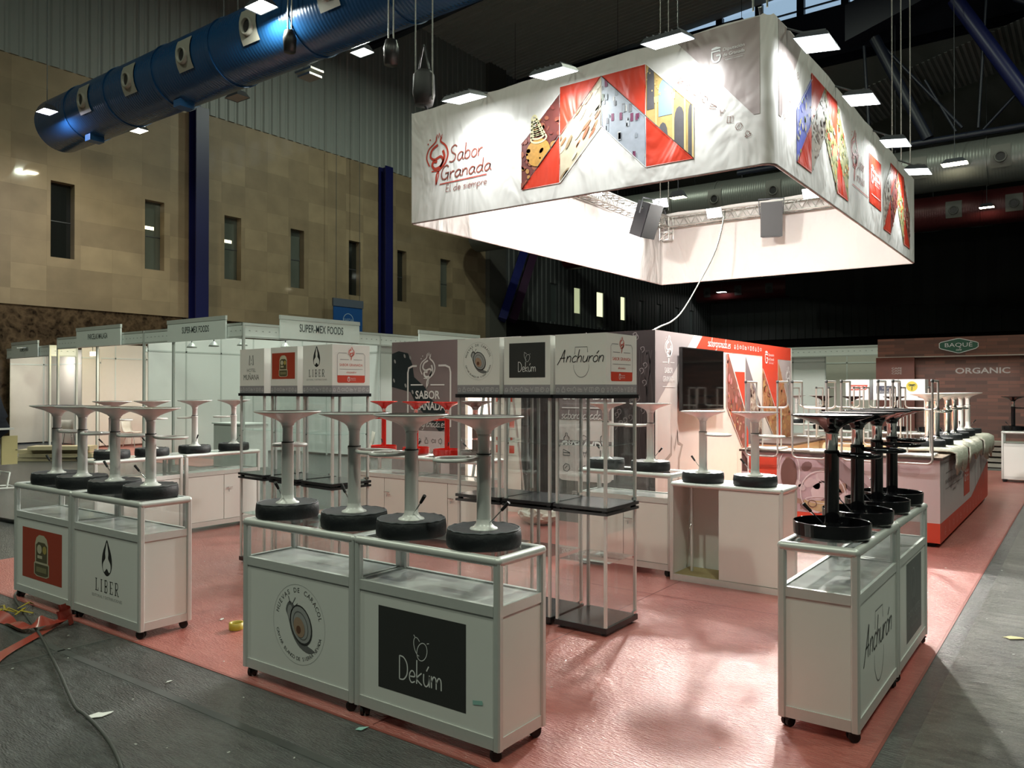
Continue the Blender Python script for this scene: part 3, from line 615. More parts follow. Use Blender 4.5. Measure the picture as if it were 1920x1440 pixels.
# ---- round ducts
def duct_mat(name, col, rough, metal):
    m, nt, b, N, L = node_mat(name); tc = N('TexCoord'); wv = N('TexWave'); wv.wave_type = 'BANDS'; wv.bands_direction = 'X'; wv.inputs['Scale'].default_value = 3.2
    L(tc.outputs['Object'], wv.inputs['Vector']); bp = N('Bump'); bp.inputs['Strength'].default_value = .35; bp.inputs['Distance'].default_value = .008; L(wv.outputs['Fac'], bp.inputs['Height'])
    L(bp.outputs[0], b.inputs['Normal']); b.inputs['Base Color'].default_value = (*col, 1); b.inputs['Roughness'].default_value = rough; b.inputs['Metallic'].default_value = metal
    return m
def duct(x0, x1, y, z, r, m, seams, nozz, label, plate, elev=-4, ns=.30):
    t = thing('ventilation_duct', label, 'duct', (0, y, z))
    g = MB(); g.tube([(x0, 0, 0), (x1, 0, 0)], r, m, 48); g.build('duct_shell', t)
    for s in seams:
        g = MB(); g.tube([(s, 0, 0), (s + .07, 0, 0)], r + .025, m, 48); g.build('seam_ring', t)
    for s in nozz:
        e = math.radians(elev); M = Matrix.Translation((s, 0, 0)) @ Matrix.Rotation(-e, 4, 'X')
        g = MB(); n = 6; vs = []
        for i in range(n + 1):
            a = (i / n - .5) * .95
            for xx in (-ns, ns): vs.append((xx, -(r + .03) * math.cos(a), (r + .03) * math.sin(a)))
        g.add(vs, [(2 * i, 2 * i + 1, 2 * i + 3, 2 * i + 2) for i in range(n)], plate, True, M)
        p = g.build('nozzle_plate', t)
        g = MB(); M2 = M @ Matrix.Translation((0, -(r + .02), -.04)) @ Matrix.Rotation(PI / 2, 4, 'X')
        g.lathe([(.20, -.02), (.20, .05), (.16, .08), (.14, .0), (.12, -.05), (0, -.05)], plate, 24, M2)
        g.lathe([(.0, .02), (.135, .02)], BLK, 20, M2); g.build('nozzle', p)
    for s in range(int(x0) + 2, int(x1), 6):
        g = MB(); g.tube([(s, 0, r), (s, 0, (zr(s) if y < 40 else 17.7) - z)], .012, DGREY, 5); g.build('hanger', t)
    return t
M_DBLUE = duct_mat('glossy_blue_duct', (.010, .055, .15), .25, .1)
M_DSIL = duct_mat('galvanised_duct', (.16, .17, .16), .4, .5)
M_DRED = duct_mat('dark_red_duct', (.075, .012, .014), .4, .2)
PLW = mat('nozzle_cream', (.27, .26, .22), .5)
bd = duct(-25.4, -2., 11.3, 9.83, .79, M_DBLUE, (-23.6, -21.35, -18.95, -16.5, -13.6, -10.9, -8.2), (-22.4, -20.0, -17.45, -14.9, -12.3), 'fat blue round duct crossing the upper left of the hall', PLW)
for s in (-23.3, -18.7): g = MB(); g.b2((s, -.3, -.93), (s + .3, .1, -.75), mat('light_blue_bracket', (.012, .07, .18), .4)); g.build('bracket', bd)
duct(-26.5, 8, 33, 9.97, .83, M_DSIL, (-23, -18, -13, -8, -3), (-18.1, -15.2, -12.9, -10.4, -5.1, -2.5), 'galvanised round duct seen behind and right of the banner box', mat('nozzle_grey', (.11, .11, .10), .5))
duct(-26.5, 8, 42, 10.1, .8, M_DRED, (-20, -12, -4), (-5.05, -2.7, -.2), 'dark red round duct beyond the galvanised one at right', mat('nozzle_grey', (.11, .11, .10), .5), ns=.33)
duct(-27.5, -15, 65, 10.1, .85, M_DRED, (-20,), (-26.4, -23.7, -21.1), 'farthest dark red duct below the banner box', mat('nozzle_dim', (.05, .05, .05), .5))
# small fittings under the blue duct
t = thing('antenna_panel', 'pale grid panel fitting hanging under the blue duct', 'fitting', (-15.4, 12.6, 9.55)); pg = mat('pale_plastic', (.2, .2, .175), .6)
g = MB(); g.b2((-.3, -.2, -.05), (.3, .2, .0), pg); g.b2((-.1, -.28, -.22), (.35, .1, -.17), pg); g.build('panel', t)
g = MB(); g.tube([(0, 0, 0), (0, 0, 11.6)], .012, DGREY, 6); g.build('stem', t)
# ---- hall lamps
def high_bay(loc, label, col=HALLC, power=P_HALL, aim=None, es=30., size=.42, rod=1.2, on=True, light=True):
    t = thing('hall_lamp', label, 'lamp', loc, 0, 'high bay lamps of the hall')
    aim = Vector(aim if aim else (loc[0], loc[1], 0)) - Vector(loc); q = aim.to_track_quat('-Z', 'Y').to_matrix().to_4x4()
    g = MB(); s = size / 2
    g.add([(-s, -s * .7, 0), (s, -s * .7, 0), (s, s * .7, 0), (-s, s * .7, 0), (-s * .6, -s * .4, .18), (s * .6, -s * .4, .18), (s * .6, s * .4, .18), (-s * .6, s * .4, .18)], [(4, 5, 6, 7), (0, 1, 5, 4), (1, 2, 6, 5), (2, 3, 7, 6), (3, 0, 4, 7)], DGREY, False, q)
    g.build('housing', t)
    g = MB(); k = .93; g.add([(-s * k, -s * .7 * k, .01), (s * k, -s * .7 * k, .01), (s * k, s * .7 * k, .01), (-s * k, s * .7 * k, .01)], [(0, 3, 2, 1)], emis('lamp_face_%s_%d' % ('w' if col[2] < .8 else 'c', es), col, es) if on else PLW, False, q); g.build('lens', t)
    g = MB(); g.tube([(0, 0, .1), (0, 0, (zr(loc[0]) if loc[1] < 40 else 17.7) - loc[2])], .012, DGREY, 6); g.build('hanger', t)
    if on and light:
        l = area('lamp_light', (0, 0, 0), aim.normalized(), size * .8, power, col, t); l.location = aim.normalized() * .06
    return t
high_bay((-13.88, 10.1, 9.7), 'bright hall lamp in front of the blue duct at the top edge', (.95, 1, .9), es=45, size=.6, power=250)
high_bay((-23.6, 10.1, 9.55), 'bluish hall lamp in front of the duct end cap', (.8, .8, 1.), es=18, size=.55, power=110)
high_bay((-24.16, 13.05, 9.9), 'hall lamp just below the left part of the blue duct', (1, .9, .62), es=12, size=.55, power=160)
high_bay((-14.18, 13.2, 9.9), 'hall lamp right of the pale grid panel under the duct', (.95, 1, .85), es=20, size=.5, power=200)
high_bay((-19.2, 13.2, 9.9), 'unlit black hall lamp under the middle of the blue duct', on=False, size=.6)
high_bay((-3.85, 31.7, 9.72), 'warm square hall lamp on the galvanised duct at right', (1, .9, .62), es=30, size=.85, rod=.5, light=False)
high_bay((-3.7, 40.75, 9.85), 'hall lamp on the dark red duct at right', (1, .92, .72), es=30, size=.6, rod=.5, light=False)
high_bay((-24.9, 63.6, 9.9), 'tiny bright lamp on the farthest duct under the banner box', (1, .98, .9), es=40, size=.8, rod=.6, light=False)
for i, (x, y, lab) in enumerate([(-6, -6, 'behind the camera'), (4, -2, 'right of the camera'), (6, 9, 'over the right aisle'), (-17, -1, 'over the left aisle'), (-8, 22, 'above the far side of the banner box'), (4, 24, 'over the brick print stand side'), (-18, 24, 'above the glass corner booth')]):
    high_bay((x, y, 17.0), 'square high bay lamp ' + lab, power=P_HALL, size=.7, rod=3)
# black drape hanging in front of the far wall
g = MB(); n = 60; vs = []; low = [8.9, 8.3, 7.7, 7.6, 7.2, 6.9, 6.4, 6.8, 6.2, 6.3, 6.9, 7.2, 6.4]
for i in range(n + 1):
    x = -18.5 + i * .62; t_ = i / n * (len(low) - 1); k = int(min(t_, len(low) - 2)); zb = low[k] + (low[k + 1] - low[k]) * (t_ - k) + random.uniform(-.12, .12)
    y = 60 + .35 * math.sin(i * 1.3)
    if x > -2: zb = 3.0
    vs += [(x, y, zb), (x, y, 12.5)]
g.add(vs, [(2 * i, 2 * i + 2, 2 * i + 3, 2 * i + 1) for i in range(n)], M_VOID)
tag(g.build('black_drape'), 'long black drape with a ragged hem before the far wall', 'drape')
# ================= furniture makers =================
def caster(t, x, y, ang=0.):
    g = MB(); M = Matrix.Translation((x, y, 0)) @ Matrix.Rotation(ang, 4, 'Z')
    for s in (-1, 1): g.tube([(.006 * s, 0, .029), (.022 * s, 0, .029)], .029, RUBBER, 16, M=M)
    g.add([(-.016, -.012, .02), (.016, -.012, .02), (.016, .02, .02), (-.016, .02, .02), (-.012, -.012, .062), (.012, -.012, .062), (.012, .02, .062), (-.012, .02, .062)], [(0, 3, 2, 1), (4, 5, 6, 7), (0, 1, 5, 4), (1, 2, 6, 5), (2, 3, 7, 6), (3, 0, 4, 7)], BLK, False, M)
    g.tube([(-.03, .02, .045), (.03, .02, .045)], .006, BLK, 6, M=M)
    g.build('caster', t)
def counter(label, loc, rz, W=1.0, D=.40, front=None, back_doors=True, group=None, glass=True, H=.97, wheels=True, shelf=None):
    """display counter: front face at local y=0 towards -y, width 0..W"""
    t = thing('display_counter', label, 'counter', loc, rz, group)
    p = .040; zb = .058 if wheels else .0
    for (x, y) in ((0, 0), (W - p, 0), (0, D - p), (W - p, D - p)):
        g = MB(); g.bev((x, y, zb), (x + p, y + p, H - .02), .008, ALUW); g.build('post', t)
    g = MB(); r = .025; zt = H - r; e = .020
    pts = [(e, e), (W - e, e), (W - e, D - e), (e, D - e)]
    for i in range(4):
        a, b = pts[i], pts[(i + 1) % 4]; g.tube([(a[0], a[1], zt), (b[0], b[1], zt)], r, ALUW, 12)
        g.lathe([(0, -r), (r * .8, -r * .7), (r * 1.05, 0), (r * .8, r * .7), (0, r)], ALUW, 10, c=(a[0], a[1], zt))
    g.build('top_rail', t)
    q = .006
    zs = [(zb, zb + .058)] + ([(.685, .735)] if glass else [])
    for z0, z1 in zs:
        g = MB()
        g.b2((p, q, z0), (W - p, q + .022, z1), ALUW); g.b2((p, D - q - .022, z0), (W - p, D - q, z1), ALUW)
        g.b2((q, p, z0), (q + .022, D - p, z1), ALUW); g.b2((W - q - .022, p, z0), (W - q, D - p, z1), ALUW); g.build('rail', t)
    ztop = .685 if glass else H - .04
    z0 = zb + .058
    g = MB(); g.b2((p, .012, z0), (W - p, .018, ztop), WHITE); fp = g.build('front_panel', t)
    for x in (.012, W - .018):
        g = MB(); g.b2((x, p, z0), (x + .006, D - p, ztop), WHITE); g.build('side_panel', t)
    if back_doors:
        m = W / 2; c = .004
        for a, b_, sx in ((p + c, m - c, m - .05), (m + c, W - p - c, m + .05)):
            g = MB(); g.b2((a, D - .02, z0 + .004), (b_, D - .012, ztop - .004), WHITE); d = g.build('door', t)
            if a < m - .1:
                g = MB(); zl = ztop - .17
                g.tube([(sx - .01, D - .012, zl), (sx - .01, D + .012, zl)], .008, CHROME, 8); g.tube([(sx - .06, D + .012, zl), (sx + .03, D + .012, zl)], .005, CHROME, 8)
                g.tube([(sx - .01, D + .004, zl - .03), (sx - .01, D + .012, zl - .055)], .004, CHROME, 6); g.build('lock', d)
    g = MB(); g.b2((.02, .02, zb + .02), (W - .02, D - .02, zb + .035), WHITE); g.build('bottom_board', t)
    if glass:
        g = MB(); g.b2((.02, .02, .715), (W - .02, D - .02, .728), mat('glossy_white_floor', (.80, .81, .80), .12, coat=.5)); g.build('display_floor', t)
        k = .735
        for nm, a, b_ in (('glass_pane', (p, .014, k), (W - p, .018, H - .04)), ('glass_pane', (p, D - .018, k), (W - p, D - .014, H - .04)), ('glass_pane', (.014, p, k), (.018, D - p, H - .04)), ('glass_pane', (W - .018, p, k), (W - .014, D - p, H - .04))):
            g = MB(); g.b2(a, b_, GLASS); g.build(nm, t)
        g = MB(); g.b2((.02, .02, H - .012), (W - .02, D - .02, H - .006), GLASS); g.build('glass_top', t)
    else:
        g = MB(); g.b2((.02, .02, H - .03), (W - .02, D - .02, H - .006), WHITE); g.build('top_board', t)
    if wheels:
        for x, y, a in ((.05, .04, .6), (W - .05, .04, 2.2), (.05, D - .04, 1.1), (W - .05, D - .04, -.4)): caster(t, x, y, a)
    if front:
        g = MB(); fr = Fr((0, .012, 0), (1, 0, 0), (0, 0, 1), .0007); front(g, fr); g.build('front_print', fp)
    return t
def stool(label, kind, loc=(0, 0, 0), rz=0, group=None):
    t = thing('bar_stool', label, 'stool', loc, rz, group)
    body, under = {'white': (WLAC, WLAC), 'black': (BLKGLOSS, BLKGLOSS), 'red': (REDLAC, REDLAC), 'brown': (BRNLAC, BRNLAC), 'chrome': (CHROME, WLAC)}[kind]
    R = .19
    if kind in ('white', 'chrome'):
        g = MB(); pr = [(0, .0), (R - .006, .0), (R, .008), (R + .002, .045), (R - .002, .082), (R - .014, .09), (R - .03, .086), (.04, .083), (0, .083)]
        g.lathe(pr, FABBLK, 36); g.tube([(math.cos(a * PI / 18) * (R - .008), math.sin(a * PI / 18) * (R - .008), .088 + .0025 * math.sin(a * 2.7)) for a in range(36)], .0045, mat('grey_piping', (.10, .11, .12), .6), 5, closed=True)
        g.build('padded_base_cover', t); zb = .084
    else:
        g = MB(); pr = [(0, .0), (R - .05, .0), (R - .02, .012), (R + .004, .035), (R + .008, .085), (R + .003, .088), (R - .002, .05), (R - .03, .03), (.05, .034), (0, .034)]
        g.lathe([(0, 0), (.155, 0), (.182, .006), (.193, .022)], body, 40); g.lathe([(.193, .022), (.196, .088)], body, 40); g.lathe([(.196, .088), (.191, .090), (.190, .086)], body, 40); g.lathe([(.190, .086), (.188, .034)], body, 40); g.lathe([(.188, .034), (.06, .036), (0, .036)], body, 40); g.build('base', t); zb = .034
    colm = body if kind != 'chrome' else CHROME
    g = MB(); g.lathe([(.072, zb), (.07, zb + .006), (.052, zb + .014), (.040, zb + .03), (.037, zb + .05)], CHROME if kind == 'chrome' else (body if kind == 'white' else body), 28)
    g.lathe([(.0365, zb + .02), (.0365, .445), (.0385, .447), (.0385, .458), (.036, .46), (.02, .46)], colm, 24)
    g.build('column', t)
    g = MB(); g.lathe([(.0375, .457), (.0375, .465)], BLK, 20)
    g.lathe([(.031, .455), (.031, .55), (.034, .552), (.034, .562), (.031, .564), (.031, .58)], CHROME if kind in ('black', 'chrome', 'brown', 'red') else body, 20); g.build('gas_lift', t)
    g = MB(); g.lathe([(.03, .562), (.037, .565), (.041, .578), (.058, .594), (.095, .612), (.155, .632), (.198, .646), (.206, .651), (.200, .656)], under, 36)
    g.lathe([(.200, .655), (.17, .652), (.10, .645), (0, .643)], BLKLAM if kind in ('white', 'black') else under, 36); g.build('seat', t)
    # foot rest loop held to one side, under the seat
    g = MB(); pts = [(.028, -.02, .44), (.08, -.085, .436), (.17, -.10, .434), (.235, -.06, .434), (.25, 0, .434), (.235, .06, .434), (.17, .10, .434), (.08, .085, .436), (.028, .02, .44)]
    g.tube(smooth_line(pts, 4), .011, body if kind != 'brown' else CHROME, 8); g.build('footrest', t)
    g = MB(); g.tube([(-.02, .02, zb + .02), (-.1, .05, zb + .11)], .0035, CHROME, 6); g.tube([(-.092, .047, zb + .10), (-.128, .062, zb + .142)], [.008, .010], RUBBER, 8); g.build('height_lever', t)
    return t
def tower(label, loc, rz, front, side=None, W=.43, D=.47, group='glass display towers', htop=2.165):
    t = thing('display_tower', label, 'display case', loc, rz, group)
    g = MB(); g.b2((-.005, -.005, .02), (W + .005, D + .005, .06), BLKLAM)
    for x in (.04, W - .04):
        for y in (.04, D - .04): g.cyl((x, y, 0), (x, y, .03), .022, BLK, 12)
    g.build('base', t)
    g = MB(); g.b2((-.012, -.012, .858), (W + .012, D + .012, .878), BLKLAM); g.b2((-.012, -.012, .892), (W + .012, D + .012, .915), BLKLAM)
    for x in (.02, W - .02):
        for y in (.02, D - .02): g.b2((x - .015, y - .015, .876), (x + .015, y + .015, .894), BLK)
    g.build('middle_board', t)
    g = MB(); g.b2((-.012, -.012, 1.694), (W + .012, D + .012, 1.722), BLKLAM); g.build('top_board', t)
    p = .011
    for z0, z1 in ((.06, .858), (.915, 1.70)):
        for x in (p, W - p):
            for y in (p, D - p):
                g = MB(); g.b2((x - p * .9, y - p * .9, z0), (x + p * .9, y + p * .9, z1), ALUW); g.build('post', t)
        for a, b_ in (((.022, .006, z0), (W - .022, .010, z1)), ((.022, D - .010, z0), (W - .022, D - .006, z1)), ((.006, .022, z0), (.010, D - .022, z1)), ((W - .010, .022, z0), (W - .006, D - .022, z1))):
            g = MB(); g.b2(a, b_, GLASS); g.build('glass_pane', t)
        zm = (z0 + z1) / 2 + .04
        g = MB(); g.b2((.016, .016, zm), (W - .016, D - .016, zm + .006), glass_mat('shelf_glass', (.93, .98, .97), .9, .05, .03)); g.build('glass_shelf', t)
        g = MB()
        for x in (.02, W - .02):
            for y in (.02, D - .02): g.b2((x - .006, y - .006, zm - .012), (x + .006, y + .006, zm), CHROME)
        g.b2((W - .012, D - .06, z0 + .01), (W + .004, D - .01, z0 + .03), CHROME); g.build('fittings', t)
    g = MB(); g.b2((.0, .0, 1.722), (W, D, htop), WHITE); hb = g.build('header_box', t)
    g = MB(); fr = Fr((0, 0, 0), (1, 0, 0), (0, 0, 1), .0007)
    strip(g, fr, 0, 1.722, W, 1.795); front(g, fr)
    fr = Fr((W, 0, 0), (0, 1, 0), (0, 0, 1), .0007)
    if side: strip(g, fr, 0, 1.722, D, 1.795); side(g, fr)
    g.build('header_print', hb)
    return t
# ================= stand: display counters =================
G1 = 'white glass topped display counters'
def off(fn, dx):
    return fn
C1 = counter('white display counter with the round snail emblem and two stools', (-4.22, 2.945, 0), 0, W=.99, front=lambda g, fr: m_snail(g, fr, .52, .40, .46), group=G1)
C2 = counter('white display counter with the charcoal square, nearest the camera', (-3.225, 2.945, 0), 0, W=.99, front=lambda g, fr: (m_dekum(g, fr, .18, .19, .78, .62), poly(g, fr, [(.825, .245), (.885, .255), (.882, .275), (.822, .265)], mat('mint_tape', (.35, .62, .56), .5), 3)), group=G1)
L1 = counter('white display counter with the brick red jar picture, far left', (-7.40, 2.915, 0), 0, W=1.01, front=lambda g, fr: m_bottle(g, fr, .145, .195, .85, .61), group=G1)
L2 = counter('white display counter with the black drop emblem and serif lettering', (-6.375, 2.915, 0), 0, W=1.01, front=lambda g, fr: m_liber(g, fr, .53, .435, .46), group=G1)
def pr_anch(g, fr): m_anch(g, fr, .5, .42, .78)
def pr_grey(g, fr):
    rect(g, fr, .29, .16, .82, .66, mat('ink_mid_grey', (.13, .135, .135), .5)); gl = mat('ink_pale_grey', (.28, .28, .28), .5)
    stroke(g, fr, ell(.53, .50, .06, .1, 20), .012, gl, 2, sm=False, closed=True); stroke(g, fr, [(.5, .42), (.53, .56), (.545, .4)], .012, gl, 2, sm=False); rect(g, fr, .52, .38, .54, .56, gl, 2)
    text(g, fr, 'DOMINSOTE', .555, .30, .045, gl, 2, width=.4); text(g, fr, 'BODEGA', .555, .23, .025, gl, 2, width=.2)
R1 = counter('white display counter with slanted handwriting, at right with black stools', (-.925, 4.15, 0), PI / 2, front=pr_anch, group=G1)
R2 = counter('white display counter with a grey portrait panel behind the handwriting one', (-.925, 5.165, 0), PI / 2, front=pr_grey, group=G1)
# rows whose door side looks at the camera
M1 = counter('white counter with locked doors under the first two red stools', (-6.46, 7.26, 0), PI, W=1.0, D=.42, group=G1)
M2 = counter('white counter with locked doors under the third red and the taupe stool', (-5.44, 7.26, 0), PI, W=1.0, D=.42, group=G1)
M3 = counter('white counter with locked doors in front of the storage room corner', (-3.165, 7.25, 0), PI, W=1.02, D=.42, group=G1)
B1 = counter('white counter with locked doors at far left, nearer one of its row', (-9.27, 5.36, 0), -PI / 2, W=1.06, D=.40, group=G1)
B2 = counter('white counter with locked doors at far left, farther one of its row', (-9.27, 6.46, 0), -PI / 2, W=1.07, D=.40, group=G1)
# open cabinet with a sliding door
t = thing('storage_cabinet', 'white cabinet with one open half and two white stools on top', 'cabinet', (-3.155, 6.77, 0))
W_, D_, H_ = 1.04, .42, .905; p = .034
for (x, y) in ((0, 0), (W_ - p, 0), (0, D_ - p), (W_ - p, D_ - p)): g = MB(); g.bev((x, y, 0), (x + p, y + p, H_ - .02), .008, ALUW); g.build('post', t)
g = MB(); e = .017
pts = [(e, e), (W_ - e, e), (W_ - e, D_ - e), (e, D_ - e)]
for i in range(4): a, b_ = pts[i], pts[(i + 1) % 4]; g.tube([(a[0], a[1], H_ - .021), (b_[0], b_[1], H_ - .021)], .021, ALUW, 12)
g.build('top_rail', t)
g = MB(); g.b2((p, .004, 0), (W_ - p, .03, .055), ALUW); g.b2((p, D_ - .03, 0), (W_ - p, D_ - .004, .055), ALUW); g.b2((.004, p, 0), (.03, D_ - p, .055), ALUW); g.b2((W_ - .03, p, 0), (W_ - .004, D_ - p, .055), ALUW); g.build('bottom_rail', t)
g = MB(); g.b2((.02, .02, H_ - .03), (W_ - .02, D_ - .02, H_ - .004), WHITE); g.build('top_board', t)
g = MB(); g.b2((p, D_ - .02, .055), (W_ - p, D_ - .012, H_ - .04), WHITE); g.build('back_panel', t)
for x in (.012, W_ - .02): g = MB(); g.b2((x, p, .055), (x + .008, D_ - p, H_ - .04), WHITE); g.build('side_panel', t)
g = MB(); g.b2((.03, .03, .04), (W_ - .03, D_ - .03, .056), mat('raw_chipboard', (.42, .33, .16), .7, noise=.15, nscale=40)); g.build('bottom_board', t)
g = MB(); g.b2((.47, .012, .06), (W_ - p, .022, H_ - .045), WHITE); g.build('sliding_door', t)
g = MB(); g.b2((.12, .2, .056), (.14, .22, H_ - .04), ALUW); g.tube([(.13, .19, .50), (.13, .16, .46)], .006, CHROME, 6); g.build('inner_upright', t)
# ================= stools =================
GW = 'white stools standing on the counters'
ws = stool('white stool with padded black base on the snail emblem counter, left one', 'white', (-4.043, 3.145, .97), 2.4, GW)
S = [(-3.439, 3.145, .97, .25, 'white stool on the snail emblem counter, right one'),
     (-2.987, 3.145, .97, 3.3, 'white stool on the charcoal square counter, left one'),
     (-2.484, 3.145, .97, 3.75, 'white stool on the charcoal square counter, nearest the camera'),
     (-7.069, 3.115, .97, .6, 'leftmost white stool on the jar picture counter'),
     (-6.62, 3.115, .97, .3, 'second white stool from the left, on the jar picture counter'),
     (-6.10, 3.115, .97, .55, 'white stool on the serif lettering counter, left one'),
     (-5.583, 3.115, .97, .8, 'white stool on the serif lettering counter, right one'),
     (-9.06, 4.592, .97, 1.9, 'far left white stool on the nearer locked counter, left one'),
     (-9.06, 5.071, .97, 2.2, 'far left white stool on the nearer locked counter, right one'),
     (-9.06, 5.628, .97, 3.3, 'far left white stool on the farther locked counter, left one'),
     (-9.06, 6.186, .97, 3.8, 'far left white stool on the farther locked counter, half behind a glass tower'),
     (-3.982, 7.04, .97, .1, 'white stool seen through the right glass tower'),
     (-3.482, 7.04, .97, 3.4, 'white stool just right of the glass towers before the stone print'),
     (-2.91, 6.97, .905, .1, 'white stool under the television on the open cabinet'),
     (-2.42, 6.97, .905, .3, 'white stool at the right end of the open cabinet')]
for i, (x, y, z, a, lab) in enumerate(S): dup(ws, (x, y, z), a, lab)
GB = 'black stools on the right counter'
bs = stool('nearest black stool on the handwriting counter', 'black', (-1.115, 4.40, .97), .75, GB)
for (x, y, a, lab) in ((-1.11, 4.95, .35, 'second black stool on the handwriting counter'), (-1.115, 5.50, .45, 'third black stool from the camera, on the grey portrait counter'), (-1.11, 5.95, 1.0, 'farthest black stool on the grey portrait counter')): dup(bs, (x, y, .97), a, lab)
GR = 'red stools on the back counters'
rs = stool('leftmost red stool on the back counters', 'red', (-7.17, 7.05, .97), 2.6, GR); rs.scale = (.84, .84, .98)
dup(rs, (-6.62, 7.05, .97), 3.2, 'middle red stool, half hidden by a white stool'); dup(rs, (-6.12, 7.05, .97), 2.9, 'rightmost red stool next to the taupe one')
stool('taupe stool on the back counters right of the red ones', 'brown', (-5.693, 7.05, .97), 1.0, GR)
# ================= glass towers =================
def sabor_side(g, fr): m_card(g, fr, .235, 1.955, .33, .27, INKSTRIP, INKRED)
TR = [(-4.16, lambda g, fr: m_snail(g, fr, .215, 1.985, .30), 'glass tower with snail emblem header, left in the right group'),
      (-3.685, lambda g, fr: m_dekum(g, fr, .05, 1.85, .385, 2.115), 'glass tower with black square header, middle of the right group'),
      (-3.21, lambda g, fr: m_anch(g, fr, .218, 1.985, .44), 'glass tower with handwriting header, right in the right group')]
for i, (x, fn, lab) in enumerate(TR): tower(lab, (x, 4.92, 0), 0, fn, sabor_side if i == 2 else None)
al = math.radians(-4.8); ca, sa = math.cos(al), math.sin(al)
TL = [(-1.56, lambda g, fr: m_munana(g, fr, .215, 1.96, .42), 'glass tower with grey lettered header, left in the left group'),
      (-.99, lambda g, fr: m_bottle(g, fr, .02, 1.86, .41, 2.11), 'glass tower with brick red header picture, middle of the left group'),
      (-.45, lambda g, fr: m_liber(g, fr, .215, 2.0, .33), 'glass tower with black drop header, right in the left group')]
for i, (d, fn, lab) in enumerate(TL):
    tower(lab, (-5.46 + d * ca, 4.73 + d * sa, 0), al, fn, (lambda g, fr: m_card(g, fr, .21, 1.955, .31, .27, INKSTRIP, INKRED)) if i == 2 else None, W=.45, D=.42)
# ================= printed collage helpers =================
def clip(pts, reg):
    """clip pts by convex region reg (counter-clockwise)"""
    A = sum(reg[i][0] * reg[(i + 1) % len(reg)][1] - reg[(i + 1) % len(reg)][0] * reg[i][1] for i in range(len(reg)))
    R = reg if A > 0 else list(reversed(reg)); out = list(pts)
    for i in range(len(R)):
        a, b = R[i], R[(i + 1) % len(R)]; inp = out; out = []
        if not inp: break
        sd = lambda p: (b[0] - a[0]) * (p[1] - a[1]) - (b[1] - a[1]) * (p[0] - a[0])
        for j in range(len(inp)):
            p, q = inp[j - 1], inp[j]; dp, dq = sd(p), sd(q)
            if (dp >= 0) != (dq >= 0):
                t = dp / (dp - dq); out.append((p[0] + (q[0] - p[0]) * t, p[1] + (q[1] - p[1]) * t))
            if dq >= 0: out.append(q)
    return out
def cpoly(mb, fr, pts, reg, m, l):
    c = clip(pts, reg)
    if len(c) > 2: poly(mb, fr, c, m, l)
def edge(mb, fr, reg, m, w_=.008, l=6): stroke(mb, fr, reg, w_, m, l, sm=False, closed=True)
def ink(name, c, **k): return mat('ink_' + name, c, .45, **k)
def photo(mb, fr, reg, kind, seed=1, l=2, sc=1.):
    rnd = random.Random(seed)
    xs = [p[0] for p in reg]; ys = [p[1] for p in reg]; x0, x1, y0, y1 = min(xs), max(xs), min(ys), max(ys)
    pal = {'food': ((.15, .035, .03), [(.42, .20, .06), (.24, .06, .04), (.30, .09, .05), (.20, .04, .035), (.12, .03, .03)]),
           'ham': ((.52, .44, .32), [(.44, .18, .09), (.58, .48, .36), (.38, .12, .06), (.60, .54, .44), (.28, .19, .11)]),
           'street': ((.36, .38, .44), [(.48, .49, .54), (.18, .03, .09), (.10, .12, .08), (.54, .52, .52), (.20, .19, .21), (.28, .30, .34)]),
           'hills': ((.10, .12, .50), [(.25, .28, .10), (.45, .40, .25), (.20, .20, .55), (.35, .30, .12), (.55, .52, .50)]),
           'veg': ((.35, .33, .16), [(.60, .45, .12), (.45, .38, .12), (.55, .10, .04), (.62, .60, .45), (.20, .24, .08)]),
           'nuts': ((.45, .38, .32), [(.12, .06, .05), (.28, .20, .16), (.60, .55, .50), (.20, .10, .08)]),
           'fruit': ((.24, .09, .07), [(.40, .07, .05), (.50, .28, .12), (.42, .18, .18), (.14, .06, .05), (.55, .40, .28), (.40, .10, .06), (.20, .09, .07)]),
           'pasta': ((.42, .20, .09), [(.52, .30, .12), (.58, .40, .18), (.42, .12, .06), (.50, .26, .10), (.30, .10, .06)]),
           'wine': ((.42, .30, .33), [(.12, .07, .08), (.50, .38, .40), (.30, .18, .14), (.55, .44, .46), (.18, .10, .10)])}[kind]
    poly(mb, fr, reg, ink(kind + '_base', pal[0], noise=.3, nscale=9), l)
    n = 110 if kind in ('veg', 'nuts', 'pasta', 'fruit', 'food') else 60
    for i in range(n):
        cx, cy = rnd.uniform(x0, x1), rnd.uniform(y0, y1); k = rnd.randrange(len(pal[1]))
        a = rnd.uniform(.02, .085) * (x1 - x0) * sc; asp = rnd.uniform(.4, 1.) if kind != 'ham' else .22
        rot = rnd.uniform(0, PI) if kind != 'ham' else .9 + rnd.uniform(-.15, .15)
        if kind == 'ham': a *= 2.5
        if kind == 'street': cpoly(mb, fr, [(cx - a * .4, cy - a), (cx + a * .4, cy - a), (cx + a * .4, cy + a), (cx - a * .4, cy + a)], reg, ink(kind + str(k), pal[1][k], noise=.25), l + 1 + (i % 3))
        else: cpoly(mb, fr, ell(cx, cy, a, a * asp, 10, rot=rot), reg, ink(kind + str(k), pal[1][k], noise=.25), l + 1 + (i % 3))
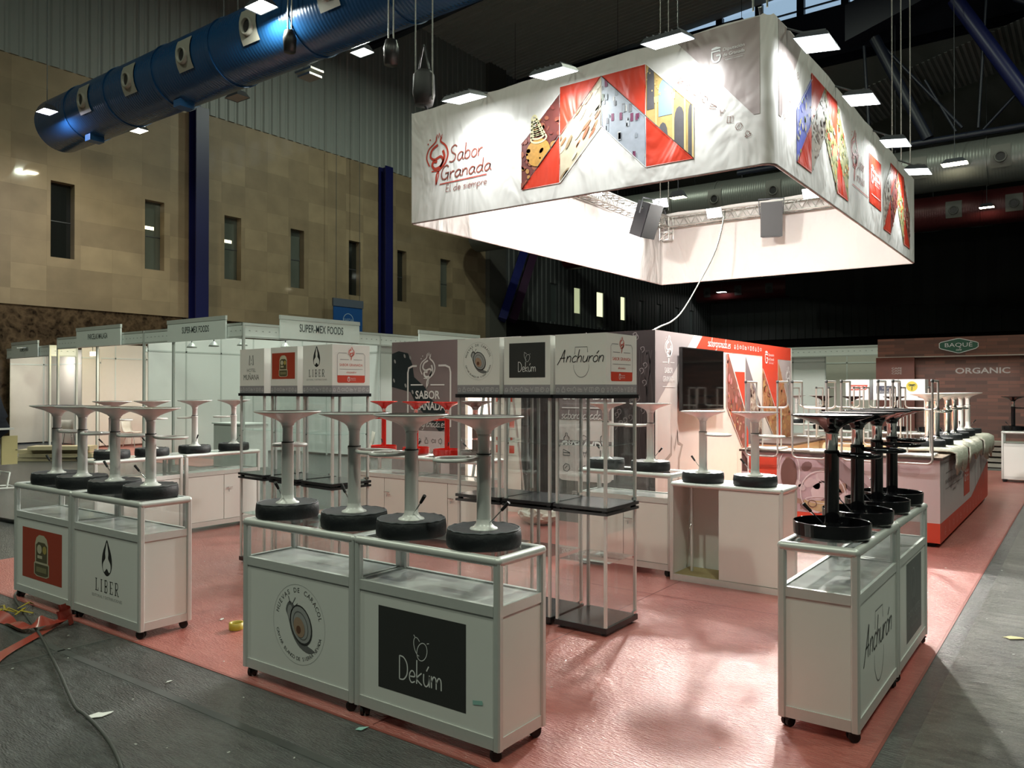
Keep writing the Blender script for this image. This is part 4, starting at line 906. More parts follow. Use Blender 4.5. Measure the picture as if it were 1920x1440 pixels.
def arches(mb, fr, reg, l=2):
    xs = [p[0] for p in reg]; ys = [p[1] for p in reg]; x0, x1, y0, y1 = min(xs), max(xs), min(ys), max(ys); W = x1 - x0; H = y1 - y0
    gold = ink('sandstone', (.50, .34, .13), noise=.3, nscale=14); dk = ink('arch_shade', (.10, .09, .10), noise=.3); sk = ink('arch_sky', (.25, .33, .42)); lg = ink('pale_stone', (.66, .48, .22), noise=.2)
    poly(mb, fr, reg, gold, l)
    for cx, w_, zb, zt in ((.1, .16, .55, .95), (.42, .30, .46, .8), (.36, .2, .1, .38), (.7, .2, .02, .5), (.93, .1, 0, .5)):
        X = x0 + cx * W; a = w_ * W / 2
        pts = [(X - a, y0 + zb * H), (X + a, y0 + zb * H), (X + a, y0 + (zt - .1) * H)] + [(X + a * math.cos(t), y0 + (zt - .1) * H + .12 * H * math.sin(t)) for t in (.5, 1, 1.57, 2.1, 2.6)] + [(X - a, y0 + (zt - .1) * H)]
        cpoly(mb, fr, pts, reg, sk if cx == .42 else dk, l + 1)
    for cx in (.22, .58, .82, .98):
        X = x0 + cx * W; cpoly(mb, fr, [(X - .02 * W, y0), (X + .02 * W, y0), (X + .02 * W, y0 + .6 * H), (X - .02 * W, y0 + .6 * H)], reg, lg, l + 2)
        cpoly(mb, fr, [(X - .035 * W, y0 + .6 * H), (X + .035 * W, y0 + .6 * H), (X + .045 * W, y0 + .66 * H), (X - .045 * W, y0 + .66 * H)], reg, lg, l + 2)
    rnd = random.Random(3)
    for i in range(60): cpoly(mb, fr, ell(x0 + rnd.random() * W, y0 + (.66 + .3 * rnd.random()) * H, .012 * W, .01 * H, 6), reg, lg, l + 2)
# ================= hanging banner box =================
CX0, CX1, CY0, CY1, CZ0, CZ1 = -7.17, -2.43, 7.53, 15.0, 3.935, 5.37
def cloth(name, col, rough=.55, tr=0.):
    m, nt, b, N, L = node_mat(name); tc = N('TexCoord'); mp = N('Mapping'); mp.inputs['Scale'].default_value = (1, 1, .45); L(tc.outputs['Object'], mp.inputs['Vector'])
    n = N('TexNoise'); n.inputs['Scale'].default_value = 2.2; n.inputs['Detail'].default_value = 3; n.inputs['Distortion'].default_value = .6; L(mp.outputs[0], n.inputs['Vector'])
    bp = N('Bump'); bp.inputs['Strength'].default_value = .8; bp.inputs['Distance'].default_value = .12; L(n.outputs['Fac'], bp.inputs['Height']); L(bp.outputs[0], b.inputs['Normal'])
    b.inputs['Base Color'].default_value = (*col, 1); b.inputs['Roughness'].default_value = rough
    MATS[name] = m; return m
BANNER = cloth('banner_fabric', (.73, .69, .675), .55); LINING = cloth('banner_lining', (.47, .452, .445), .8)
bt = thing('hanging_banner', 'large square white banner box hanging over the stand with pictures and lettering', 'banner', (0, 0, 0))
R = .13; path = []
for cx, cy, a0 in ((CX1 - R, CY0 + R, -PI / 2), (CX1 - R, CY1 - R, 0), (CX0 + .03, CY1 - .03, PI / 2), (CX0 + .03, CY0 + .03, PI)):
    r = R if cx > -3 and cy < 9 else .03
    if r == .03: cx, cy = (CX1 - .03 if cx > -3 else CX0 + .03), (CY1 - .03 if cy > 9 else CY0 + .03)
    path += [(cx + r * math.cos(a0 + PI / 2 * i / 6), cy + r * math.sin(a0 + PI / 2 * i / 6)) for i in range(7)]
# densify straight runs so that the hems can sag a little
dens = []
for i in range(len(path)):
    a, b_ = path[i], path[(i + 1) % len(path)]; d = math.dist(a, b_); k = max(1, int(d / .35))
    dens += [(a[0] + (b_[0] - a[0]) * j / k, a[1] + (b_[1] - a[1]) * j / k) for j in range(k)]
n = len(dens)
def wall_loop(mb, pts, m, off, z0, z1, rows=5):
    c = ((CX0 + CX1) / 2, (CY0 + CY1) / 2); vs = []
    for k in range(rows + 1):
        for i, (x, y) in enumerate(pts):
            dx, dy = 0, 0
            if x > CX1 - .02: dx = -off
            elif x < CX0 + .02: dx = off
            if y < CY0 + .02: dy = off
            elif y > CY1 - .02: dy = -off
            vs.append((x + dx, y + dy, z0 + (z1 - z0) * k / rows + (.012 * math.sin(i * 1.9) if k == rows else 0)))
    mb.add(vs, [(k * n + i, k * n + (i + 1) % n, (k + 1) * n + (i + 1) % n, (k + 1) * n + i) for k in range(rows) for i in range(n)], m, True)
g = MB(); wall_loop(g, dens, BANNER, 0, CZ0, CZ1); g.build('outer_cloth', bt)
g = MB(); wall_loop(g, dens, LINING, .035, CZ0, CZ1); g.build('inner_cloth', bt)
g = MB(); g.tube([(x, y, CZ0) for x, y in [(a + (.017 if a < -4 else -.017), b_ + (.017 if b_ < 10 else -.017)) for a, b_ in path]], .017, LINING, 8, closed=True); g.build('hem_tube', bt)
PR = cloth('banner_print_red', (.60, .045, .02), .4); PM = cloth('banner_print_mauve', (.40, .325, .32), .42); PB = cloth('banner_print_beige', (.60, .52, .47), .42)
g = MB(); fr = Fr((0, CY0, 0), (1, 0, 0), (0, 0, 1), .003); IW = INKWHITE; ICB = ink('brown_line', (.20, .10, .08))
poly(g, fr, [(-3.45, 5.36), (-2.62, 4.42), (-2.56, 4.42), (-2.56, 5.36)], PM, 1)
def pattern(g, fr, x, w_, kinds, l=2):
    z0, zm, z1 = 4.10, 4.64, 5.19
    a = [x + w_ * i for i in range(5)]
    regs = [[(a[0], z0), (a[1], zm), (a[1], z1 - .07), (a[0], zm)], [(a[1], z0), (a[2], zm), (a[2], z1), (a[1], zm)],
            [(a[2], zm), (a[3], z0), (a[3], zm), (a[2], z1)], [(a[3], zm), (a[4], z0), (a[4], zm), (a[3], z1)]]
    reds = [[(a[0], z0), (a[1], z0), (a[1], zm)], [(a[1], zm), (a[2], z1), (a[1], z1)], [(a[2], z1), (a[3], zm), (a[3], z1)], [(a[3], z0), (a[4], z0), (a[3], zm)]]
    for r in reds: poly(g, fr, r, PR, l); edge(g, fr, r, IW)
    for i, (r, k) in enumerate(zip(regs, kinds)):
        if k == 'arch': arches(g, fr, r, l)
        else: photo(g, fr, r, k, 5 + i, l)
        edge(g, fr, r, IW)
pattern(g, fr, -5.38, .5375, ('food', 'ham', 'street', 'arch'))
# pastry swirl in the first picture and the white gap it stands in
reg = [(-5.38, 4.10), (-4.84, 4.64), (-4.84, 5.12), (-5.38, 4.64)]
for k in range(6): stroke(g, fr, ell(-5.13 - .012 * k, 4.66 + .045 * k, .11 - .015 * k, .05, 16), .02, ink('swirl_cream', (.70, .62, .34)), 6, sm=False, closed=True)
cpoly(g, fr, ell(-5.14, 4.50, .17, .16, 20), reg, ink('glaze_amber', (.52, .26, .05), noise=.4, nscale=30), 5)
for i in range(9): t_ = i / 8; icon(g, fr, i, -3.38 + .70 * t_, 4.93 - .68 * t_, .085, ICB, .006, 2, rot=.3 * math.sin(i))
g.build('front_print', bt)
g = MB(); RL = ink('logo_red', (.50, .05, .03)); BL = ink('logo_brown', (.28, .08, .06))
m_pom(g, fr, -6.70, 4.37, .60, RL, .032, 2)
hand(g, fr, 'Sabor', -6.50, 4.62, .20, BL, .085, 2, xs=1.12, slant=.12); hand(g, fr, 'Granada', -6.64, 4.42, .17, BL, .095, 2, xs=1.35, slant=.1)
stroke(g, fr, [(-6.66, 4.365), (-5.90, 4.375)], .012, RL, 2, sm=False); hand(g, fr, 'El de siempre', -6.56, 4.255, .09, BL, .08, 2, xs=1.35, slant=.1)
g.build('front_lettering', bt); g = MB(); m_dip(g, fr, -3.04, 5.02, .15, IW, 3); g.build('shield_lettering', bt)
g = MB(); fr = Fr((CX1, 0, 0), (0, 1, 0), (0, 0, 1), .003)
poly(g, fr, [(7.68, 4.42), (7.75, 4.42), (8.45, 5.36), (7.68, 5.36)], PM, 1)
for i in range(6): icon(g, fr, i + 2, 7.85 + .09 * i, 4.45 + .11 * i, .085, ICB, .006, 2)
pattern(g, fr, 8.25, .535, ('hills', 'nuts', 'veg', 'veg')); pattern(g, fr, 12.45, .52, ('nuts', 'food', 'veg', 'fruit'))
m_pom(g, fr, 10.72, 4.42, .62, RL, .032, 2); hand(g, fr, 'Sabor', 10.90, 4.64, .19, BL, .06, 2, xs=.75); hand(g, fr, 'Granada', 10.80, 4.46, .16, BL, .06, 2, xs=.8); rect(g, fr, 10.6, 4.36, 11.5, 4.37, RL, 2)
rect(g, fr, 11.55, 4.32, 12.3, 5.0, PR, 2); m_dip(g, fr, 11.65, 4.62, .24, IW, 4); rect(g, fr, 11.65, 4.45, 12.2, 4.46, IW, 4)
g.build('side_print', bt)
# ---- lighting truss inside
t = thing('lighting_truss', 'slim silver box truss running round inside the banner box', 'truss')
def truss_run(a, b_, s=.2, pitch=.24):
    g = MB(); A, B = Vector(a), Vector(b_); d = (B - A).normalized(); sd = d.cross(Vector((0, 0, 1))) * s / 2; up = Vector((0, 0, s / 2)); cs = [sd + up, -sd + up, -sd - up, sd - up]
    for c in cs: g.tube([A + c, B + c], .016, TRUSSM, 6)
    N_ = int((B - A).length / pitch)
    for i in range(N_):
        p, q, r_ = A + d * pitch * i, A + d * pitch * (i + .5), A + d * pitch * (i + 1)
        for u, v in ((0, 1), (1, 2), (2, 3), (3, 0)):
            g.tube([p + cs[u], q + cs[v]], .007, TRUSSM, 4, caps=False); g.tube([q + cs[v], r_ + cs[u]], .007, TRUSSM, 4, caps=False)
    g.build('truss_run', t)
zt = 5.14; e = .22
cs = [(CX0 + e, CY0 + e), (CX1 - e, CY0 + e), (CX1 - e, CY1 - e), (CX0 + e, CY1 - e)]
for i in range(4): truss_run((*cs[i], zt), (*cs[(i + 1) % 4], zt))
for c in cs:
    g = MB()
    for a in (-.1, .1):
        for b_ in (-.1, .1): g.tube([(c[0] + a, c[1] + b_, zt - .35), (c[0] + a, c[1] + b_, zt + .12)], .014, ALU, 6)
    for z in (zt - .35, zt - .2, zt + .1): g.tube([(c[0] - .1, c[1] - .1, z), (c[0] + .1, c[1] - .1, z), (c[0] + .1, c[1] + .1, z), (c[0] - .1, c[1] + .1, z)], .01, ALU, 5, closed=True)
    g.tube([(c[0] - .1, c[1] - .1, zt - .35), (c[0] + .1, c[1] - .1, zt - .2)], .008, ALU, 5); g.build('corner_node', t)
g = MB()
for k in range(9): x = CX0 + .1 + k * .55; g.tube([(x, CY0 + e, zt + .1), (x, CY0 + .03, CZ1)], .008, ALU, 5)
for k in range(14): y = CY0 + .2 + k * .54; g.tube([(CX1 - e, y, zt + .1), (CX1 - .03, y, CZ1)], .008, ALU, 5)
g.build('banner_hooks', t)
# ---- outside floods
def flood(loc, tgt, label, power, col, es, arm, w_=.44, h=.34, group='floodlights on the banner box', spread=2.4):
    t = thing('floodlight', label, 'floodlight', loc, 0, group)
    v = (Vector(tgt) - Vector(loc)).normalized(); q = v.to_track_quat('-Z', 'Y').to_matrix().to_4x4()
    # keep the long side level
    q = Matrix.Identity(4); zax = -v; xax = Vector((0, 0, 1)).cross(zax).normalized(); yax = zax.cross(xax)
    for i in range(3): q[i][0], q[i][1], q[i][2] = xax[i], yax[i], zax[i]
    g = MB(); a, b_ = w_ / 2, h / 2
    g.add([(-a, -b_, 0), (a, -b_, 0), (a, b_, 0), (-a, b_, 0), (-a * .85, -b_ * .8, .05), (a * .85, -b_ * .8, .05), (a * .85, b_ * .8, .05), (-a * .85, b_ * .8, .05)], [(4, 5, 6, 7), (0, 1, 5, 4), (1, 2, 6, 5), (2, 3, 7, 6), (3, 0, 4, 7)], DGREY, False, q)
    for k in range(6): g.b2((-a * .8 + k * a * .3, -b_ * .7, .05), (-a * .8 + k * a * .3 + .01, b_ * .7, .07), DGREY, q)
    g.build('housing', t)
    g = MB(); k = .94; g.add([(-a * k, -b_ * k, -.001), (a * k, -b_ * k, -.001), (a * k, b_ * k, -.001), (-a * k, b_ * k, -.001)], [(0, 3, 2, 1)], emis('led_%d_%d' % (es, int(col[2] * 100)), col, es), False, q); g.build('lens', t)
    if arm:
        g = MB(); g.tube([(0, 0, 0) if False else tuple(zax * .07), tuple(Vector(arm) - Vector(loc))], .012, DGREY, 6); g.build('arm', t)
    l = area('flood_beam', tuple(v * .02), tuple(v * 2), w_ * .9, power, col, t, spread, sy=h * .9); l.rotation_euler = q.to_euler(); l.data.shape = 'RECTANGLE'
    return t
for x, lab in ((-5.90, 'left flood over the front face of the banner box'), (-4.65, 'middle flood over the front face of the banner box'), (-3.32, 'right flood over the front face of the banner box')):
    flood((x, 7.10, 5.16), (x, 7.22, 4.5), lab, P_OUT, COOL, 14, (x, 7.55, 5.37))
for y, lab in ((7.95, 'first flood round the corner on the side face of the banner box'), (9.8, 'second flood on the side face of the banner box'), (11.8, 'third flood on the side face of the banner box'), (13.55, 'last flood on the side face of the banner box')):
    flood((-2.14, y, 5.13), (-2.22, y, 4.5), lab, P_OUT, COOL, 14, (-2.45, y, 5.37))
# ---- inside floods, aimed down over the stand
for loc, tgt, lab, p_, c in (((-4.0, 14.45, 5.25), (-3.9, 8.4, .8), 'inside flood near the right end of the far truss', 1.35, (1, .95, .87)), ((-5.80, 14.45, 5.14), (-5.2, 8., .8), 'inside flood low on the far truss beside the thin cable', 1.0, (1, .97, .91)),
                          ((-6.80, 14.2, 5.42), (-5.6, 8, 0), 'inside flood in the far left corner of the banner box', .6, (1, .97, .91)), ((-6.7, 11.5, 5.12), (-3.6, 9.6, 3.2), 'inside flood on the left truss shining across', .4, (1, .96, .9)),
                          ((-3.0, 8.0, 5.0), (-5.0, 13.5, 2.4), 'inside flood behind the front right corner of the banner box', .75, (1, .95, .88)), ((-6.2, 8.05, 5.0), (-5.2, 13.5, 2.8), 'inside flood behind the front left face of the banner box', .55, (1, .96, .89)),
                          ((-2.9, 11.5, 5.0), (-6.5, 11., 1.8), 'inside flood behind the side face of the banner box', .25, (1, .96, .89))):
    flood(loc, tgt, lab, P_IN * p_, c, 18, None, .30, .2, 'floodlights inside the banner box', 2.05)
high_bay((-8.6, 19.0, 6.72), 'warm round lamp seen through the open top of the banner box', (1, .82, .52), es=12, size=.42, light=False)
# ---- speakers
def speaker(loc, rz, tilt, label, roll=0):
    t = thing('loudspeaker', label, 'speaker', loc, rz, 'loudspeakers clamped to the truss'); t.rotation_euler = (tilt, roll, rz)
    g = MB(); pts = [(-.19, -.17), (.19, -.17), (.14, .17), (-.14, .17)]; g.prism(pts, -.31, .31, mat('speaker_cabinet', (.006, .0065, .010), .5)); g.build('cabinet', t)
    g = MB(); g.b2((-.175, -.182, -.30), (.175, -.17, .30), mat('speaker_grille', (.009, .0095, .011), .5, .2, noise=.2, nscale=120)); g.build('grille', t)
    g = MB(); g.lathe([(.03, 0), (.03, .01), (0, .012)], BLK, 16, Matrix.Translation((-.166, 0, .2)) @ Matrix.Rotation(-PI / 2, 4, 'Y')); g.tube([(-.2, 0, .1), (-.22, 0, .38), (.22, 0, .38), (.2, 0, .1)], .014, DGREY, 6); g.build('yoke', t)
    return t
speaker((-6.55, 13.05, 4.86), math.radians(75), math.radians(22), 'tilted loudspeaker on the left truss')
speaker((-4.70, 14.42, 4.86), math.radians(20), math.radians(8), 'upright loudspeaker on the far truss')
# ---- hoists
def hoist(x, y, z, label, bag=True, n=2, dx=.1, ztop=20.5):
    t = thing('chain_hoist', label, 'hoist', (x, y, z), 0, 'chains holding the banner box')
    for k in range(n):
        g = MB(); g.tube([(dx * (k - (n - 1) / 2), 0, .1), (dx * (k - (n - 1) / 2), .02, ztop - z)], .010, mat('chain_steel', (.22, .22, .20), .4, .5, noise=.6, nscale=60), 6); g.build('chain', t)
    if bag:
        g = MB(); g.lathe([(0, .05), (.12, .06), (.15, .2), (.14, .45), (.10, .5), (0, .5)], RUBBER, 14); g.tube([(-.1, 0, .5), (0, 0, .85), (.1, 0, .5)], .012, BLK, 6); g.build('chain_bag', t)
    g = MB(); g.tube([(0, 0, .12), (0, .15, -.15)], .02, DGREY, 6); g.build('hook', t)
hoist(-7.02, 7.62, 5.42, 'black chain bag and chains above the left corner of the banner box', dx=.3)
hoist(-2.58, 14.7, 5.42, 'bundle of pale chains above the far right corner of the banner box', n=3, bag=False, dx=.14)
hoist(-2.62, 7.72, 5.42, 'dark chain gear above the nearest corner of the banner box', n=2, bag=False, dx=.14)
hoist(-7.0, 14.8, 5.3, 'pair of thin wires above the far left corner of the banner box', n=2, bag=False, dx=.18)
for (x, y, z, lab) in ((-13.2, 10.3, 8.95, 'black chain bag hanging before the blue duct'), (-9.9, 9.9, 7.75, 'dark chain bag hanging left of the banner box')):
    t = thing('chain_bag', lab, 'chain bag', (x, y, z)); g = MB(); g.lathe([(0, -.3), (.12, -.28), (.14, 0), (.1, .15), (0, .16)], BLK, 12); g.build('bag', t)
    g = MB()
    for s in (-.06, .06): g.tube([(s, 0, .1), (s, 0, 12)], .016, MATS['chain_steel'], 5)
    g.build('chain', t)
# cable from truss to storage room
g = MB(); P = [(-5.60, 14.5, 5.15), (-5.66, 14.2, 4.4), (-5.80, 13.7, 3.7), (-5.75, 12.9, 3.15), (-5.35, 11.6, 2.85), (-4.75, 9.9, 2.62), (-4.62, 9.3, 2.50), (-4.62, 9.1, 2.48)]
g.tube(smooth_line(P, 6), .012, mat('grey_green_cable', (.03, .035, .025), .6), 6); tag(g.build('power_cable'), 'thin cable sagging from the truss to the storage room', 'cable')
# ================= storage room, television wall =================
SX0, SX1, SY0, SY1, SH = -8.9, -4.35, 8.93, 14.4, 2.5
CREAM = mat('warm_white_print', (.76, .71, .68), .45); MAUV = INKMAUVE
rm = thing('storage_room', 'printed storage room block carrying the television wall', 'partition', (0, 0, 0))
g = MB()
for a, b_ in ((SX0, -7.40), (-6.39, SX1)): g.b2((a, SY0, 0), (b_, SY0 + .06, SH), WHITE)
g.b2((-7.11, SY0 + .25, 0), (-6.39, SY0 + .31, SH), WHITE)
g.b2((-7.4, SY0, 2.3), (-6.39, SY0 + .06, SH), WHITE)
g.build('front_wall', rm)
g = MB(); g.b2((SX1 - .06, SY0 + .06, 0), (SX1, SY1, SH), CREAM); g.build('side_wall', rm)
g = MB(); g.b2((SX0, SY0 + .06, 0), (SX0 + .06, SY1, SH), WHITE); g.b2((SX0, SY1, 0), (SX1, SY1 + .06, SH), WHITE); g.build('rear_wall', rm)
g = MB(); g.b2((-7.4, SY0 + 1.2, 0), (-6.3, SY0 + 1.26, 2.4), mat('warm_timber_board', (.62, .47, .22), .5, noise=.1)); g.build('inner_partition', rm)
g = MB(); fr = Fr((0, SY0, 0), (1, 0, 0), (0, 0, 1), .0025)
rect(g, fr, SX0, .0, -7.4, SH, MAUV)
ov = [(-8.9, 2.32), (-8.75, 2.36), (-8.55, 2.32), (-8.46, 2.15), (-8.42, 1.95), (-8.2, 1.8), (-8.05, 1.6), (-7.85, 1.5), (-7.72, 1.4), (-7.68, 1.22), (-7.9, 1.12), (-8.1, 1.3), (-8.35, 1.5), (-8.5, 1.72), (-8.65, 1.75), (-8.9, 1.8)]
poly(g, fr, ov, INKTEAL, 2)
for a, b_ in ((-8.83, 2.2), (-8.62, 2.28), (-8.5, 2.25), (-8.6, 1.82), (-8.85, 1.9), (-8.45, 1.72)): poly(g, fr, ell(a, b_, .018, .035, 8, rot=.4), INKLGREY, 3)
def bigcard(cx, x0, x1, ztop, zb, l=3, sc=1.):
    r = .1; wd = .03
    stroke(g, fr, [(cx - .22, ztop), (x0 + r, ztop), (x0 + .02, ztop - .03), (x0, ztop - r), (x0, zb)], wd, INKWHITE, l, sm=False); stroke(g, fr, [(cx + .22, ztop), (x1 - r, ztop), (x1 - .02, ztop - .03), (x1, ztop - r), (x1, zb)], wd, INKWHITE, l, sm=False)
    rect(g, fr, cx - .35, ztop - .30, cx - .1, ztop - .28, INKWHITE, l); rect(g, fr, cx + .06, ztop - .30, cx + .34, ztop - .28, INKWHITE, l)
    m_pom(g, fr, cx, ztop - .34, .50, INKWHITE, .035, l)
    text(g, fr, 'SABOR', cx, ztop - .50, .12, INKWHITE, l, width=.50, bold=.02); text(g, fr, 'GRANADA', cx, ztop - .67, .12, INKWHITE, l, width=.72, bold=.02)
    rect(g, fr, cx - .35, ztop - .79, cx + .35, ztop - .775, INKWHITE, l)
    hand(g, fr, 'saborgranada.es', cx, ztop - .93, .12, INKWHITE, .08, l, center=True, xs=.9)
bigcard(-8.14, -8.55, -7.68, 2.12, 1.2)
rect(g, fr, -8.42, .5, -7.70, 1.13, mat('ink_lilac_white', (.66, .60, .62), .5), 3)
for i in range(10): icon(g, fr, i, -8.3 + .14 * (i % 5), .98 - .2 * (i // 5), .10, INKCHAR, .008, 4)
# white board with red squares seen through the glass tower
fw2 = Fr((0, SY0 + .25, 0), (1, 0, 0), (0, 0, 1), .003)
for i in range(4):
    for j in range(3):
        x = -7.02 + .24 * j; z = 1.95 - .37 * i
        rect(g, fw2, x, z, x + .09, z + .11, INKRED if (i + j) % 2 == 0 or j == 2 else INKLRED, 1); rect(g, fw2, x - .05, z - .03, x + .12, z - .025, INKLGREY, 1)
# dark wood grain print
DW = mat('dark_print_base', (.026, .020, .021), .5, noise=.35, nscale=3); rect(g, fr, -6.39, 0, SX1, SH, DW)
rnd = random.Random(11); GW2 = mat('ink_grain', (.05, .042, .044), .5); GW3 = mat('ink_grain_pale', (.24, .22, .225), .5)
for i in range(46):
    x = -6.35 + rnd.random() * 1.95; y = .2; pts = []
    z = 0.05
    while z < 2.45: pts.append((min(-4.37, max(-6.37, x + .02 * math.sin(z * 9 + i))), z)); z += .22
    stroke(g, fr, pts, rnd.uniform(.004, .014), GW2, 2)
for i in range(34):
    x = -4.98 + .5 * rnd.random(); z = rnd.uniform(1.2, 2.45); pts = [(x, z), (x + .03, z + .03), (x + .02, z + .07), (x - .02, z + .06), (x - .01, z + .03)]
    stroke(g, fr, pts, .007, GW3, 3)
poly(g, fr, rrect(-5.79, .55, -4.94, 1.66, .1), mat('ink_card_pale', (.70, .67, .66), .5), 3)
rect(g, fr, -5.79, 1.36, -4.94, 1.66, MAUV, 4)
bigcard(-5.36, -5.79, -4.94, 2.30, .6, 6)
for i in range(9): icon(g, fr, i + 1, -5.64 + .28 * (i % 3), 1.12 - .2 * (i // 3), .13, INKCHAR, .01, 5)
m_dip(g, fr, -5.55, .3, .12, INKLGREY, 4)
g.build('front_print', rm)
g = MB(); fr = Fr((SX1, 0, 0), (0, 1, 0), (0, 0, 1), .0025); LM = mat('ink_light_mauve', (.40, .355, .36), .5)
poly(g, fr, [(SY0, SH), (SY0, 1.55), (10.12, SH)], LM, 1)
m_pom(g, fr, 9.31, 2.07, .36, INKWHITE, .04, 2); rect(g, fr, 9.13, 2.10, 9.27, 2.11, INKWHITE, 2); rect(g, fr, 9.36, 2.10, 9.48, 2.11, INKWHITE, 2)
text(g, fr, 'SABOR', 9.31, 1.97, .07, INKWHITE, 2, width=.24, bold=.02); text(g, fr, 'GRANADA', 9.31, 1.86, .07, INKWHITE, 2, width=.34, bold=.02); rect(g, fr, 9.13, 1.79, 9.49, 1.80, INKWHITE, 2)
poly(g, fr, [(10.17, 2.31), (10.40, SH), (14.4, SH), (14.4, 2.28), (13.67, 2.28), (13.67, 1.3), (12.88, 2.12), (12.88, 2.31)], INKRED, 1)
hand(g, fr, 'saborgranada.es', 10.58, 2.37, .13, INKWHITE, .09, 2, xs=1.0, slant=.3)
for i in range(11): icon(g, fr, i, 11.64 + .115 * i, 2.41, .085, INKWHITE, .009, 2)
m_dip(g, fr, 13.02, 2.20, .2, INKWHITE, 2)
P1 = [(11.28, 2.29), (11.38, 2.29), (12.06, 1.42), (12.06, .74), (11.28, 1.50)]; photo(g, fr, P1, 'fruit', 4, 1); edge(g, fr, P1, IW, .012)
poly(g, fr, [(11.62, 2.03), (12.06, 2.03), (12.06, 1.46)], INKRED, 1)
poly(g, fr, [(12.10, 2.28), (12.86, 1.42), (12.86, .90), (12.10, .90)], mat('ink_grey_violet', (.20, .17, .185), .5), 1)
rg = [(12.3, .95), (12.86, .95), (12.86, 1.40), (12.3, 1.9)]; photo(g, fr, rg, 'nuts', 6, 2)
poly(g, fr, [(12.06, 1.3), (12.2, 1.1), (12.2, .6), (12.06, .6)], INKRED, 3)
P2 = [(12.88, 2.1), (13.66, 1.28), (13.66, .9), (13.5, .9), (12.88, 1.42)]; photo(g, fr, P2, 'pasta', 8, 2); edge(g, fr, P2, IW, .012)
poly(g, fr, [(12.88, 1.40), (13.48, .9), (12.88, .9)], CREAM, 1)
P3 = [(13.69, 2.26), (14.38, 1.3), (14.38, .9), (13.95, .9), (13.69, 1.5)]; photo(g, fr, P3, 'pasta', 9, 2); poly(g, fr, [(13.69, 2.27), (14.4, 2.27), (14.4, 1.35)], LM, 1)
m_pom(g, fr, 14.2, 1.72, .42, INKWHITE, .04, 6); poly(g, fr, [(13.69, 1.5), (13.95, .9), (13.69, .9)], INKRED, 1)
TP = mat('ink_taupe', (.42, .37, .34), .5)
stroke(g, fr, [(9.14, .82), (9.38, .93), (9.40, 1.16), (9.48, .98), (9.58, 1.22), (9.60, 1.06), (9.72, 1.03), (9.62, .86), (9.60, .55)], .055, TP, 1, sm=False)
poly(g, fr, [(11.75, .95), (12.05, .66), (12.05, 0), (9.4, 0), (9.4, .02), (11.75, .02)], mat('ink_cream_low', (.74, .68, .64), .5), 1)
g.build('side_print', rm)
t = thing('television', 'black wall television hanging on the printed partition', 'television', (SX1, 10.22, 1.9))
g = MB(); g.b2((.055, -.71, -.42), (.10, .71, .41), mat('tv_housing', (.01, .01, .01), .3)); g.b2((0, -.25, -.2), (.055, .25, .2), DGREY); g.build('housing', t)
g = MB(); g.b2((.1005, -.695, -.40), (.102, .695, .395), mat('tv_screen', (.004, .004, .004), .05, spec=.45)); g.build('screen', t)
g = MB(); g.b2((.095, -.71, -.425), (.104, .71, -.405), CHROME); g.build('lower_trim', t)
# ================= bar =================
bar = thing('bar_counter', 'printed L shaped bar with pink panels and a red foot band', 'bar', (0, 0, 0))
PINK = mat('ink_pale_pink', (.60, .50, .52), .4); BX, BY, BL_ = -1.35, 9.86, -3.6
g = MB(); g.b2((BL_, BY, .05), (BX, BY + .05, .97), WHITE); g.build('front_panel', bar)
g = MB(); g.b2((BX - .05, BY + .05, .05), (BX, 14.8, .97), WHITE); g.build('side_panel', bar)
g = MB(); g.b2((BL_, BY + .06, 0), (BX - .06, BY + .1, .1), M_VOID); g.b2((BX - .1, BY + .06, 0), (BX - .06, 14.75, .1), M_VOID); g.build('plinth', bar)
TOP = mat('bar_top_laminate', (.34, .27, .215), .28, noise=.08); EDG = mat('bar_top_edge', (.05, .03, .025), .4)
g = MB(); g.b2((BL_ - .02, BY - .03, .975), (BX + .03, BY + .5, 1.0), EDG); g.b2((BX - .5, BY + .5, .975), (BX + .03, 14.85, 1.0), EDG); g.b2((BL_ - .02, BY - .025, 1.0), (BX + .025, BY + .5, 1.003), TOP); g.b2((BX - .5, BY + .5, 1.0), (BX + .025, 14.84, 1.003), TOP); g.build('worktop', bar)
g = MB(); CRM = mat('cream_cabinet', (.70, .64, .42), .4)
g.b2((BL_, BY + .05, .05), (BL_ + .04, BY + .44, .97), CRM); g.b2((BL_, BY + .44, .05), (BX - .5, BY + .48, .97), CRM); g.b2((BX - .5, BY + .48, .05), (BX - .46, 14.8, .97), CRM); g.build('inner_panel', bar)
g = MB(); fr = Fr((0, BY, 0), (1, 0, 0), (0, 0, 1), .002)
rect(g, fr, BL_, .27, BX, .97, PINK); rect(g, fr, BL_, .05, BX, .27, INKRED, 1)
rect(g, fr, -3.50, .45, -3.15, .92, INKRED, 2); poly(g, fr, [(-3.59, .97), (-3.52, .88), (-3.52, .72), (-3.59, .72)], mat('ink_bar_dark', (.10, .05, .045), .5, noise=.4), 2); poly(g, fr, [(-3.59, .70), (-3.55, .70), (-3.52, .64), (-3.52, .4), (-3.59, .4)], mat('ink_magenta', (.45, .08, .25), .5), 2); rect(g, fr, -3.52, .27, -3.50, .97, INKWHITE, 2)
poly(g, fr, [(-3.48, .64), (-3.36, .50), (-3.50, .46)], mat('ink_salmon', (.62, .34, .24), .5), 3)
wg = [(-3.10, .27), (-2.2, .27), (-1.95, .30), (-2.55, .97), (-3.10, .97)]; photo(g, fr, wg, 'wine', 12, 2, 1.2)
